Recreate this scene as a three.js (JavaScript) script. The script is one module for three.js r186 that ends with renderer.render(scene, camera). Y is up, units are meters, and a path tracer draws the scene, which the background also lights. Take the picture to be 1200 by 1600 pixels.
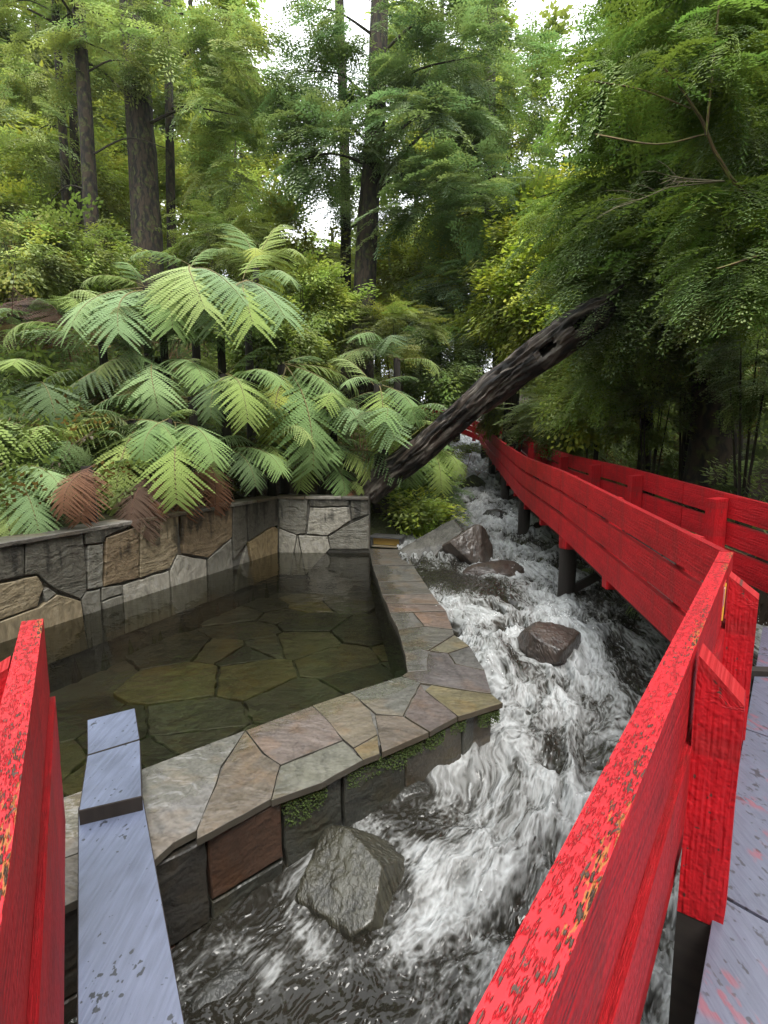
import * as THREE from 'three';
import { mergeGeometries, mergeVertices, toCreasedNormals } from 'three/addons/utils/BufferGeometryUtils.js';

// ------------------------------------------------------------------ camera, sky, sun, exposure
const F = 850, CX = 600, CY = 800, PITCH = Math.atan(117 / 850), EYE = 1.55;
const camera = new THREE.PerspectiveCamera(2 * Math.atan(800 / F) * 180 / Math.PI, 0.75, 0.05, 400);
camera.position.set(0, EYE, 0);
camera.rotation.set(-PITCH, 0, 0);
const scene = new THREE.Scene();
const renderer = new THREE.WebGLRenderer({ antialias: true });
renderer.toneMapping = THREE.LinearToneMapping;
renderer.toneMappingExposure = 3.0;
renderer.shadowMap.enabled = true;

// ------------------------------------------------------------------ random numbers and noise
function mulberry(a) { return () => { a |= 0; a = a + 0x6D2B79F5 | 0; let t = Math.imul(a ^ a >>> 15, 1 | a); t = t + Math.imul(t ^ t >>> 7, 61 | t) ^ t; return ((t ^ t >>> 14) >>> 0) / 4294967296; }; }
let rnd = mulberry(7);
const rr = (a, b) => a + (b - a) * rnd();
const clamp = (x, a = 0, b = 1) => Math.min(b, Math.max(a, x));
const lerp = (a, b, t) => a + (b - a) * t;
const smooth = (a, b, x) => { const t = clamp((x - a) / (b - a)); return t * t * (3 - 2 * t); };
function h2(x, y, s = 0) { let n = Math.imul(x, 374761393) + Math.imul(y, 668265263) + Math.imul(s, 1442695041) | 0; n = Math.imul(n ^ n >>> 13, 1274126177); return ((n ^ n >>> 16) >>> 0) / 4294967296; }
function vn(x, y, s = 0, wx = 0, wy = 0) {
  let ix = Math.floor(x), iy = Math.floor(y); const fx = x - ix, fy = y - iy, u = fx * fx * (3 - 2 * fx), v = fy * fy * (3 - 2 * fy);
  let jx = ix + 1, jy = iy + 1; if (wx) { ix = ((ix % wx) + wx) % wx; jx = ((jx % wx) + wx) % wx; } if (wy) { iy = ((iy % wy) + wy) % wy; jy = ((jy % wy) + wy) % wy; }
  const a = h2(ix, iy, s), b = h2(jx, iy, s), c = h2(ix, jy, s), d = h2(jx, jy, s);
  return a + (b - a) * u + (c - a) * v + (a - b - c + d) * u * v;
}
function fbm(x, y, o = 4, s = 0, w = 0, hh = 0) { let r = 0, a = 0.5, k = 1, t = 0; for (let i = 0; i < o; i++) { r += a * vn(x * k, y * k, s + i * 17, w * k, hh * k); t += a; a *= 0.5; k *= 2; } return r / t; }
function h3(x, y, z, s) { return h2(x + Math.imul(z, 7919), y + Math.imul(z, 104729), s); }
function vn3(x, y, z, s = 0) {
  const ix = Math.floor(x), iy = Math.floor(y), iz = Math.floor(z), f = (t) => t * t * (3 - 2 * t), u = f(x - ix), v = f(y - iy), w = f(z - iz);
  const L = (k) => lerp(lerp(h3(ix, iy, k, s), h3(ix + 1, iy, k, s), u), lerp(h3(ix, iy + 1, k, s), h3(ix + 1, iy + 1, k, s), u), v);
  return lerp(L(iz), L(iz + 1), w);
}
const fbm3 = (x, y, z, o = 4, s = 0) => { let r = 0, a = 0.5, k = 1, t = 0; for (let i = 0; i < o; i++) { r += a * vn3(x * k, y * k, z * k, s + i); t += a; a *= 0.5; k *= 2.03; } return r / t; };

// ------------------------------------------------------------------ overcast sky and the veiled sun
{
  const W = 256, H = 128, a = new Float32Array(W * H * 4);
  for (let j = 0; j < H; j++) for (let i = 0; i < W; i++) {
    const e = ((j + 0.5) / H - 0.5) * Math.PI, th = (i + 0.5) / W * 2 * Math.PI, k = (j * W + i) * 4;
    const n = fbm3(Math.cos(th) * 2.2 + 5, Math.sin(e) * 4 + 3, Math.sin(th) * 2.2 + 5, 4, 3);
    const L = 1.05 * (0.72 + 0.28 * Math.max(0, Math.sin(e))) * (0.9 + 0.2 * n);
    a[k] = L * 0.97; a[k + 1] = L; a[k + 2] = L * 1.04; a[k + 3] = 1;
  }
  const t = new THREE.DataTexture(a, W, H, THREE.RGBAFormat, THREE.FloatType);
  t.mapping = THREE.EquirectangularReflectionMapping; t.magFilter = t.minFilter = THREE.LinearFilter; t.wrapS = THREE.RepeatWrapping; t.needsUpdate = true;
  scene.background = t; scene.environment = t;
}
const sun = new THREE.DirectionalLight(new THREE.Color(1, 0.97, 0.91), 1.3);
sun.position.set(5, 30, 9); sun.target.position.set(0, 0, -6);
sun.castShadow = true; sun.shadow.radius = 45; sun.shadow.mapSize.set(2048, 2048);
Object.assign(sun.shadow.camera, { left: -30, right: 30, top: 30, bottom: -30, near: 1, far: 90 });
scene.add(sun, sun.target);

// ------------------------------------------------------------------ places seen from the stand point
const FW = new THREE.Vector3(0, -Math.sin(PITCH), -Math.cos(PITCH)), UPV = new THREE.Vector3(0, Math.cos(PITCH), -Math.sin(PITCH)), EY = new THREE.Vector3(0, EYE, 0);
const V = (x, y, z) => new THREE.Vector3(x, y, z);
const ray = (px, py) => V((px - CX) / F, 0, 0).addScaledVector(UPV, (CY - py) / F).add(FW);
const at = (px, py, depth) => ray(px, py).multiplyScalar(depth).add(EY);
const onY = (px, py, y) => { const r = ray(px, py); return r.multiplyScalar((y - EYE) / r.y).add(EY); };

// ------------------------------------------------------------------ naming
const used = {};
function numbered(n) { const k = used[n] = (used[n] ?? -1) + 1; return k ? n + '_' + String(k).padStart(3, '0') : n; }
function tag(o, label, category, group, kind) { if (label) o.userData.label = label; if (category) o.userData.category = category; if (group) o.userData.group = group; if (kind) o.userData.kind = kind; return o; }
function thing(name, label, category, group, pos) { const g = new THREE.Group(); g.name = numbered(name); if (pos) g.position.copy(pos); scene.add(g); return tag(g, label, category, group); }
function part(name, geo, m, parent, kind) { const o = new THREE.Mesh(geo, m); o.name = name; o.castShadow = o.receiveShadow = true; if (kind) o.userData.kind = kind; parent.add(o); return o; }
function struct(name, geo, m) { const o = part(numbered(name), geo, m, scene); o.userData.kind = 'structure'; return o; }

// ------------------------------------------------------------------ textures
function tex(w, h, fn, srgb = true) {
  const a = new Uint8Array(w * h * 4), c = [0, 0, 0];
  for (let j = 0; j < h; j++) for (let i = 0; i < w; i++) { fn(i / w, j / h, c, i, j); const k = (j * w + i) * 4; a[k] = clamp(c[0]) * 255; a[k + 1] = clamp(c[1]) * 255; a[k + 2] = clamp(c[2]) * 255; a[k + 3] = 255; }
  const t = new THREE.DataTexture(a, w, h); t.wrapS = t.wrapT = THREE.RepeatWrapping; t.magFilter = THREE.LinearFilter; t.minFilter = THREE.LinearFilter; if (srgb) t.colorSpace = THREE.SRGBColorSpace; t.needsUpdate = true; return t;
}
const s2 = (l) => l <= 0.0031308 ? l * 12.92 : 1.055 * Math.pow(l, 1 / 2.4) - 0.055;   // linear -> sRGB for colour maps
const setc = (c, r, g, b) => { c[0] = s2(r); c[1] = s2(g); c[2] = s2(b); };
const rep = (t, x, y) => { const c = t.clone(); c.repeat.set(x, y); c.needsUpdate = true; return c; };
const std = (o) => new THREE.MeshStandardMaterial(o), phy = (o) => new THREE.MeshPhysicalMaterial(o);
const rgb = (r, g, b) => new THREE.Color().setRGB(r, g, b);

// red paint on sawn timber, u along the board in metres
const redMap = tex(512, 512, (u, v, c) => {
  const g = fbm(u * 6, v * 90, 3, 11, 6, 90), p = fbm(u * 5, v * 5, 4, 12, 5, 5), f = fbm(u * 60, v * 60, 2, 13, 60, 60);
  const fade = fbm(u * 2, v * 8, 4, 17, 2, 8); let k = 0.62 + 0.38 * g + 0.5 * (p - 0.5) + 0.4 * (fade - 0.3); const chip = smooth(0.80, 0.84, f * 0.7 + p * 0.35);
  const dirt = smooth(0.60, 0.76, fbm(u * 14, v * 3, 4, 14, 14, 3)) * 0.5;
  setc(c, lerp(lerp(0.53 * k, 0.30, dirt), 0.10, chip), lerp(lerp(0.01 * k, 0.02, dirt), 0.04, chip), lerp(lerp(0.017 * k, 0.02, dirt), 0.03, chip));
});
const redBump = tex(512, 512, (u, v, c) => { const g = 0.6 * fbm(u * 8, v * 128, 3, 15, 8, 128) + 0.4 * fbm(u * 70, v * 70, 2, 16, 70, 70); c[0] = c[1] = c[2] = g; }, false);
const M = {};
M.red = phy({ map: redMap, bumpMap: redBump, bumpScale: 0.009, roughness: 0.58, specularIntensity: 0.7 });
// worn top edge: flakes of paint gone, brown wood and orange lichen
const wornMap = tex(512, 256, (u, v, c) => {
  const p = fbm(u * 5, v * 5, 4, 12, 5, 5), cross = fbm(u * 70, v * 8, 3, 21, 70, 8), dot = fbm(u * 90, v * 36, 2, 22, 90, 36);
  const edge = smooth(0.35, 0.95, v) * smooth(0.36, 0.6, fbm(u * 3, v * 1 + 5, 3, 23, 3, 1) + 0.06);
  const zone = smooth(0.45, 0.62, fbm(u * 4, v * 2, 3, 25, 4, 2)), flake = smooth(0.675, 0.69, cross * 0.5 + dot * 0.5 + edge * 0.15 * zone + zone * 0.05 - 0.035), lich = smooth(0.66, 0.72, fbm(u * 60, v * 18, 3, 24, 60, 18) * 0.72 + edge * 0.3 + zone * 0.04 - 0.02);
  const k = 0.84 + 0.7 * (p - 0.5) + 0.3 * (fbm(u * 60, v * 6, 3, 26, 60, 6) - 0.5); let r = 0.57 * k, g = 0.013 * k, b = 0.022 * k;
  r = lerp(r, 0.34, lich); g = lerp(g, 0.11, lich); b = lerp(b, 0.025, lich);
  const d = 0.02 + 0.045 * dot; setc(c, lerp(r, d * 1.2, flake), lerp(g, d * 0.62, flake), lerp(b, d * 0.4, flake));
});
const wornBump = tex(512, 256, (u, v, c) => { const n = fbm(u * 70, v * 8, 3, 21, 70, 8) * 0.55 + fbm(u * 90, v * 36, 2, 22, 90, 36) * 0.45; c[0] = c[1] = c[2] = 1 - smooth(0.5, 0.66, n); }, false);
M.redWorn = phy({ map: rep(wornMap, 0.8, 1), bumpMap: rep(wornBump, 0.8, 1), bumpScale: 0.004, roughness: 0.5 });
const woodMap = tex(256, 512, (u, v, c) => { const g = fbm(u * 40, v * 5, 4, 31, 40, 5), p = fbm(u * 4, v * 4, 3, 32, 4, 4); const k = 0.5 + 0.7 * g + 0.5 * (p - 0.5); setc(c, 0.03 * k, 0.023 * k, 0.019 * k); });
M.darkWood = std({ map: woodMap, bumpMap: woodMap, bumpScale: 0.015, roughness: 0.9 });
const blueMap = tex(512, 512, (u, v, c) => {
  const g = fbm(u * 90, v * 7, 3, 41, 90, 7), p = fbm(u * 4, v * 4, 4, 42, 4, 4), d = fbm(u * 34, v * 26, 3, 43, 34, 26), ch = smooth(0.72, 0.75, fbm(u * 60, v * 44, 3, 44, 60, 44) * 0.62 + d * 0.3 + p * 0.2 - 0.03), k = 0.74 + 0.4 * g + 0.75 * (p - 0.5);
  setc(c, lerp(0.125 * k, 0.025, ch), lerp(0.145 * k, 0.028, ch), lerp(0.215 * k, 0.038, ch));
});
const blueBump = tex(512, 512, (u, v, c) => { c[0] = c[1] = c[2] = 0.7 * fbm(u * 90, v * 7, 3, 41, 90, 7) + 0.3 * fbm(u * 34, v * 26, 3, 43, 34, 26); }, false);
M.blue = phy({ map: blueMap, bumpMap: blueBump, bumpScale: 0.004, roughness: 0.4, clearcoat: 0.35, clearcoatRoughness: 0.25 });
const deckMap = tex(512, 512, (u, v, c) => {
  const g = fbm(u * 90, v * 7, 3, 41, 90, 7), p = fbm(u * 4, v * 4, 4, 45, 4, 4), sc = fbm(u * 50, v * 30, 3, 46, 50, 30), k = 0.8 + 0.2 * g + 0.3 * (p - 0.5), ch = smooth(0.66, 0.72, sc * 0.8 + p * 0.3 - 0.04) * 0.8;
  const rd = smooth(0.56, 0.68, fbm(u * 6, v * 6, 4, 47, 6, 6)) * smooth(0.45, 0.6, fbm(u * 60, v * 20, 3, 48, 60, 20));
  setc(c, lerp(lerp(0.125 * k, 0.04, ch), 0.3, rd * 0.5), lerp(lerp(0.137 * k, 0.038, ch), 0.05, rd * 0.5), lerp(lerp(0.19 * k, 0.045, ch), 0.06, rd * 0.5));
});
M.deck = phy({ map: deckMap, bumpMap: blueBump, bumpScale: 0.004, roughness: 0.38, clearcoat: 0.4, clearcoatRoughness: 0.2 });
// slate
const slateMap = tex(512, 512, (u, v, c) => {
  const w = fbm(u * 4, v * 4, 4, 51, 4, 4), st = fbm(u * 3 + w * 1.5, v * 22 + w * 5, 4, 52), m = fbm(u * 9, v * 9, 4, 53, 9, 9), f = fbm(u * 80, v * 80, 2, 54, 80, 80);
  const k = (0.2 + 0.75 * m + 0.5 * st) * (0.8 + 0.4 * f) , rust = smooth(0.54, 0.7, w) * 0.5; setc(c, k * (1 + 0.25 * rust), k * (1 + 0.02 * rust), k * (1 - 0.3 * rust));
});
const slateBump = tex(512, 512, (u, v, c) => { const w = fbm(u * 4, v * 4, 4, 51, 4, 4); c[0] = c[1] = c[2] = 0.45 * fbm(u * 3 + w * 1.5, v * 22 + w * 5, 4, 52) + 0.4 * fbm(u * 9, v * 9, 4, 53, 9, 9) + 0.15 * fbm(u * 60, v * 60, 2, 55, 60, 60); }, false);
const slate = (r, g, b, rough = 0.5) => phy({ color: rgb(r, g, b), map: slateMap, bumpMap: slateBump, bumpScale: 0.025, roughness: rough, clearcoat: 0.1, clearcoatRoughness: 0.25 });
M.mortar = std({ color: rgb(0.11, 0.103, 0.09), map: slateMap, bumpMap: slateBump, bumpScale: 0.02, roughness: 0.85 });
// wall facing stones: damp dark runs and pale lime patches come down from the top, v is the height on the wall
const wallMap = tex(1024, 256, (u, v, c) => {
  const m = fbm(u * 28, v * 7, 4, 61, 28, 7), st = fbm(u * 12 + m, v * 24 + m * 3, 4, 62), f = fbm(u * 160, v * 40, 2, 63, 160, 40), run = fbm(u * 60, v * 1.5, 4, 64, 60), patch = fbm(u * 20, v * 5, 4, 65, 20, 5);
  let k = 0.48 + 0.45 * m + 0.4 * st + 0.2 * (f - 0.5); const damp = smooth(0.50, 0.66, run * 0.55 + patch * 0.35 + (v - 0.5) * 0.36), lime = smooth(0.60, 0.72, patch * 0.6 + fbm(u * 44, v * 9, 3, 66, 44, 9) * 0.45);
  const fl = fbm(u * 90, v * 22 + m * 2, 4, 67); k *= 0.5 + 1.0 * fl; k = lerp(k, k * 0.34, damp); const a = lime * (1 - damp) * 0.55 * smooth(0.35, 0.6, fl); setc(c, lerp(k, 1.15, a), lerp(k * 0.98, 1.12, a), lerp(k * 0.93, 1.02, a));
});
const wallStone = (r, g, b) => phy({ color: rgb(r, g, b), map: rep(wallMap, 0.25, 1), bumpMap: slateBump, bumpScale: 0.03, roughness: 0.6, clearcoat: 0.06, clearcoatRoughness: 0.3 });
const barkMap = tex(256, 512, (u, v, c) => { const w = fbm(u * 3, v * 6, 3, 71, 3, 6), g = fbm(u * 22 + w * 3, v * 7, 4, 72), mo = smooth(0.52, 0.66, fbm(u * 8, v * 16, 4, 73, 8, 16)), k = smooth(0.25, 0.75, g) * 1.1 + 0.08; setc(c, lerp(0.030 * k, 0.04 * k, mo), lerp(0.02 * k, 0.045 * k, mo), lerp(0.011 * k, 0.01 * k, mo)); });
M.bark = std({ map: barkMap, bumpMap: barkMap, bumpScale: 0.12, roughness: 0.95 });
M.paleBark = std({ color: rgb(5.5, 5.4, 4.4), map: barkMap, bumpMap: barkMap, bumpScale: 0.01, roughness: 0.8 });
M.twig = std({ color: rgb(0.10, 0.045, 0.028), roughness: 0.9 });
M.paleTwig = std({ color: rgb(0.17, 0.145, 0.09), roughness: 0.85 });

function leafMat(r, g, b, t = 0.35, rough = 0.62) { return phy({ color: rgb(r, g, b), roughness: rough, transmission: t, thickness: 0, side: THREE.DoubleSide, specularIntensity: 0.25 }); }
M.conifer = leafMat(0.25, 0.32, 0.095, 0.5, 0.95);
M.broad = leafMat(0.32, 0.385, 0.085, 0.5, 0.95);
M.weep = leafMat(0.165, 0.24, 0.05, 0.5, 0.95);
M.cover = leafMat(0.17, 0.22, 0.06, 0.45, 0.95);
M.fern = [leafMat(0.245, 0.36, 0.125, 0.35, 0.85), leafMat(0.33, 0.41, 0.12, 0.35, 0.85), leafMat(0.15, 0.21, 0.085, 0.35, 0.9), leafMat(0.29, 0.405, 0.175, 0.35, 0.85)];
M.fernDead = leafMat(0.19, 0.095, 0.055, 0.25, 0.95); M.fernDark = leafMat(0.095, 0.06, 0.042, 0.2, 0.95);
M.stalk = std({ color: rgb(0.16, 0.13, 0.045), roughness: 0.7 });
M.moss = std({ color: rgb(0.055, 0.085, 0.018), roughness: 0.95 });

// ------------------------------------------------------------------ the lie of the land
function table(tb) { return (x) => { if (x <= tb[0][0]) return tb[0][1]; for (let i = 1; i < tb.length; i++) if (x <= tb[i][0]) return lerp(tb[i - 1][1], tb[i][1], (x - tb[i - 1][0]) / (tb[i][0] - tb[i - 1][0])); return tb[tb.length - 1][1]; }; }
const level = table([[-1, -1.35], [0, -1.25], [1.2, -1.05], [2.5, -0.85], [3.7, -0.66], [5, -0.54], [6.5, -0.45], [8, -0.42], [9.2, -0.36], [10.5, -0.22], [13, -0.08], [16.5, 0.05], [20, 0.42], [24, 0.85], [30, 1.3], [60, 4]]);
const WALL = { a: V(-1.84, 0, -9.2), b: V(-3.7, 0, -5.07), c: V(-0.25, 0, -9.14), top: 0.56 };
const wd = WALL.b.clone().sub(WALL.a).normalize(); WALL.far = WALL.b.clone().addScaledVector(wd, 3.2);
const LEFT = [[WALL.far.x - 3, WALL.far.z + 6], [WALL.far.x, WALL.far.z], [WALL.a.x, WALL.a.z], [WALL.c.x, WALL.c.z], [0.5, -9.55], [1.0, -10.8], [1.35, -13], [2.0, -16], [2.7, -20], [3.4, -27], [5, -60], [8, -140]];
const RIGHT = [[3.7, 8], [3.75, -3], [3.85, -6], [4.0, -8.5], [4.4, -12], [5.3, -18], [6.3, -26], [9, -60], [14, -140]];
function sd(line, x, z) {   // distance to a line, positive on its left as one walks upstream
  let best = 1e9, sg = 1;
  for (let i = 0; i + 1 < line.length; i++) {
    const [ax, az] = line[i], [bx, bz] = line[i + 1], dx = bx - ax, dz = bz - az, t = clamp(((x - ax) * dx + (z - az) * dz) / (dx * dx + dz * dz)), ex = x - ax - dx * t, ez = z - az - dz * t, d = ex * ex + ez * ez;
    if (d < best - 1e-9) { best = d; sg = dx * (z - az) - dz * (x - ax) < 0 ? 1 : -1; }
  }
  return Math.sqrt(best) * sg;
}
function ground(x, z) {
  const dl = sd(LEFT, x, z), dr = -sd(RIGHT, x, z), d = -z, n = fbm(x * 0.5 + 40, z * 0.5 + 40, 4, 81) - 0.5, n2 = fbm(x * 2.4 + 40, z * 2.4 + 40, 3, 82) - 0.5, lv = level(d);
  if (dl > 0) { const base = d < 9.3 && x < 0.3 ? lerp(-1.5, 0.42, smooth(0.03, 0.2, dl)) : lv - 0.25 + 0.45 * smooth(0, 0.5, dl); const e = Math.max(0, dl - 0.35); return base + 0.62 * e - 0.006 * e * e * smooth(0, 30, e) + (n * 1.3 + n2 * 0.25) * smooth(0.2, 2, dl); }
  if (dr > 0) { const e = Math.max(0, dr - 0.1); return lv - 0.3 + 0.5 * smooth(0, 0.4, dr) + 0.95 * e - 0.012 * e * e * smooth(0, 20, e) + (n * 1.2 + n2 * 0.4) * smooth(0.1, 1.5, dr); }
  if (x < 0.6 && d > 2 && d < 9.3 && x < 0.9 - (d - 3.7) * 0.11) return -1.55;
  return lv - 0.42 + n2 * 0.3;
}
{
  const xs = [], zs = []; let v = 0;
  for (v = 0; v < 12; v += 0.16) xs.push(v); for (; v < 130; v *= 1.09) xs.push(v);
  const X = [...xs.slice(1).reverse().map((q) => -q), ...xs]; for (let q = 30; q > 6.5; q -= 1.5) zs.push(q); for (let q = 6; q > -15; q -= 0.16) zs.push(q); for (let q = 15; q < 160; q *= 1.05) zs.push(-q);
  const P = [], C = [], I = [], UV = [];
  for (const z of zs) for (const x of X) {
    P.push(x, ground(x, z), z); UV.push(x, z);
    const m = smooth(0.42, 0.62, fbm(x * 1.3 + 9, z * 1.3 + 9, 4, 83)), k = 0.6 + 0.8 * fbm(x * 6 + 9, z * 6 + 9, 3, 84);
    C.push(lerp(0.05, 0.04, m) * k, lerp(0.034, 0.05, m) * k, lerp(0.024, 0.016, m) * k);
  }
  const w = X.length; for (let j = 0; j + 1 < zs.length; j++) for (let i = 0; i + 1 < w; i++) { const a = j * w + i; I.push(a, a + 1, a + w, a + 1, a + w + 1, a + w); }
  const g = new THREE.BufferGeometry(); g.setAttribute('position', new THREE.Float32BufferAttribute(P, 3)); g.setAttribute('color', new THREE.Float32BufferAttribute(C, 3)); g.setAttribute('uv', new THREE.Float32BufferAttribute(UV, 2)); g.setIndex(I); g.computeVertexNormals();
  const litter = tex(512, 512, (u, v2, c) => { const q = fbm(u * 40, v2 * 40, 3, 85, 40, 40), p = fbm(u * 9, v2 * 9, 3, 86, 9, 9), k = 0.35 + 0.9 * q + 0.35 * p; setc(c, k, k * 0.92, k * 0.84); });
  struct('ground', g, std({ vertexColors: true, map: litter, bumpMap: litter, bumpScale: 0.04, roughness: 0.95 }));
}

// ------------------------------------------------------------------ building blocks
function rough(g, amp, k, seed) { const p = g.attributes.position; for (let i = 0; i < p.count; i++) { const x = p.getX(i), y = p.getY(i), z = p.getZ(i); p.setXYZ(i, x + amp * (vn3(x * k, y * k, z * k, seed) - 0.5), y + amp * (vn3(x * k, y * k, z * k, seed + 5) - 0.5), z + amp * (vn3(x * k, y * k, z * k, seed + 9) - 0.5)); } g.computeVertexNormals(); return g; }
// a board swept along a line of points (top edge), with real thickness; group 1 is the top face
function sweep(pts, side, drop, height, thick) {
  const n = pts.length, P = [], N = [], UV = [], I = [], dir = [], L = [0];
  for (let i = 0; i < n; i++) { const a = pts[Math.max(0, i - 1)], b = pts[Math.min(n - 1, i + 1)], d = b.clone().sub(a); d.y = 0; d.normalize(); dir.push(V(-d.z, 0, d.x)); if (i) L.push(L[i - 1] + pts[i].distanceTo(pts[i - 1])); }
  const c = (i, s, h) => pts[i].clone().addScaledVector(dir[i], side + s * thick / 2).add(V(0, -drop - h, 0));
  const face = (f, nf, vlen) => { const b0 = P.length / 3; for (let i = 0; i < n; i++) { const [p, q] = f(i); P.push(p.x, p.y, p.z, q.x, q.y, q.z); const nn = nf(i); N.push(nn.x, nn.y, nn.z, nn.x, nn.y, nn.z); UV.push(L[i], 0, L[i], vlen); } for (let i = 0; i + 1 < n; i++) { const a = b0 + 2 * i; I.push(a, a + 2, a + 1, a + 1, a + 2, a + 3); } };
  face((i) => [c(i, 1, height), c(i, 1, 0)], (i) => dir[i], height); face((i) => [c(i, -1, 0), c(i, -1, height)], (i) => dir[i].clone().negate(), height); face((i) => [c(i, -1, height), c(i, 1, height)], () => V(0, -1, 0), thick);
  for (const i of [0, n - 1]) { const b0 = P.length / 3, s = i ? 1 : -1, nn = V(-dir[i].z, 0, dir[i].x).multiplyScalar(-s); for (const q of [c(i, -1, height), c(i, 1, height), c(i, 1, 0), c(i, -1, 0)]) { P.push(q.x, q.y, q.z); N.push(nn.x, nn.y, nn.z); UV.push(q.x + q.z, q.y); } I.push(b0, b0 + 1, b0 + 2, b0, b0 + 2, b0 + 3); }
  const cut = I.length; face((i) => [c(i, 1, 0), c(i, -1, 0)], () => V(0, 1, 0), 1);
  const g = new THREE.BufferGeometry(); g.setAttribute('position', new THREE.Float32BufferAttribute(P, 3)); g.setAttribute('normal', new THREE.Float32BufferAttribute(N, 3)); g.setAttribute('uv', new THREE.Float32BufferAttribute(UV, 2)); g.setIndex(I); g.addGroup(0, cut, 0); g.addGroup(cut, I.length - cut, 1); return g;
}
function along(pts, a, b, step = 0.25) {   // the stretch a..b (metres) of a line of points
  const L = [0]; for (let i = 1; i < pts.length; i++) L.push(L[i - 1] + pts[i].distanceTo(pts[i - 1]));
  const get = (s) => { s = clamp(s, 0, L[L.length - 1]); let i = 1; while (i < pts.length - 1 && L[i] < s) i++; return pts[i - 1].clone().lerp(pts[i], (s - L[i - 1]) / (L[i] - L[i - 1] || 1)); };
  const n = Math.max(1, Math.ceil((b - a) / step)), out = []; for (let i = 0; i <= n; i++) out.push(get(a + (b - a) * i / n)); return out;
}
const lengthOf = (pts) => pts.reduce((s, p, i) => i ? s + p.distanceTo(pts[i - 1]) : 0, 0);
function smoothLine(pts, n) { return new THREE.CatmullRomCurve3(pts, false, 'centripetal').getSpacedPoints(n); }
// a post with a slanted or flat top; uv in metres; turned about y
function postGeo(w, y0, y1, slant = 0, seed = 1) {
  const g = new THREE.BoxGeometry(w, y1 - y0, w, 2, 6, 2); g.translate(0, (y0 + y1) / 2, 0); const p = g.attributes.position, uv = g.attributes.uv, nn = g.attributes.normal;
  for (let i = 0; i < p.count; i++) { const x = p.getX(i), y = p.getY(i), z = p.getZ(i); uv.setXY(i, y, Math.abs(nn.getX(i)) > 0.5 ? z : x); if (y > y1 - 0.001) p.setY(i, y - slant * (x / w + 0.5)); const k = seed * 7.3; p.setX(i, x + 0.008 * (vn3(x * 9 + k, y * 9, z * 9, 3) - 0.5)); p.setZ(i, z + 0.008 * (vn3(x * 9, y * 9 + k, z * 9, 4) - 0.5)); }
  const q = g.toNonIndexed(); q.computeVertexNormals(); return q;
}
function beam(a, b, w, h) { const d = b.clone().sub(a), L = d.length(), g = new THREE.BoxGeometry(w, h, L); g.applyMatrix4(new THREE.Matrix4().lookAt(b, a, V(0, 1, 0))); g.translate((a.x + b.x) / 2, (a.y + b.y) / 2, (a.z + b.z) / 2); return g; }
function tube(pts, radii, rad = 8, rough_ = 0, seed = 1, vs = 1) {   // tapered, uneven round stem
  const n = pts.length, P = [], UV = [], I = []; let L = 0, ref = V(1, 0, 0.3);
  for (let i = 0; i < n; i++) {
    const t = pts[Math.min(n - 1, i + 1)].clone().sub(pts[Math.max(0, i - 1)]).normalize(); const a = ref.clone().addScaledVector(t, -ref.dot(t)).normalize(), b = t.clone().cross(a); ref = a; if (i) L += pts[i].distanceTo(pts[i - 1]);
    for (let j = 0; j <= rad; j++) { const th = j / rad * Math.PI * 2, cs = Math.cos(th), sn = Math.sin(th); const r = radii[i] * (1 + rough_ * (fbm3(cs * 1.6 + seed, sn * 1.6 + 7, L * 1.4 / vs, 3, seed) - 0.5) * 2); P.push(pts[i].x + r * (a.x * cs + b.x * sn), pts[i].y + r * (a.y * cs + b.y * sn), pts[i].z + r * (a.z * cs + b.z * sn)); UV.push(j / rad * Math.max(1, Math.round(radii[0] * 5)), L / 1.2); }
  }
  const w = rad + 1; for (let i = 0; i + 1 < n; i++) for (let j = 0; j < rad; j++) { const a = i * w + j; I.push(a, a + 1, a + w, a + 1, a + w + 1, a + w); }
  for (const i of [0, n - 1]) { const c0 = P.length / 3; P.push(pts[i].x, pts[i].y, pts[i].z); UV.push(0.5, 0); for (let j = 0; j < rad; j++) i ? I.push(i * w + j, i * w + j + 1, c0) : I.push(j + 1, j, c0); }
  const g = new THREE.BufferGeometry(); g.setAttribute('position', new THREE.Float32BufferAttribute(P, 3)); g.setAttribute('uv', new THREE.Float32BufferAttribute(UV, 2)); g.setIndex(I); g.computeVertexNormals(); return g;
}
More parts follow.
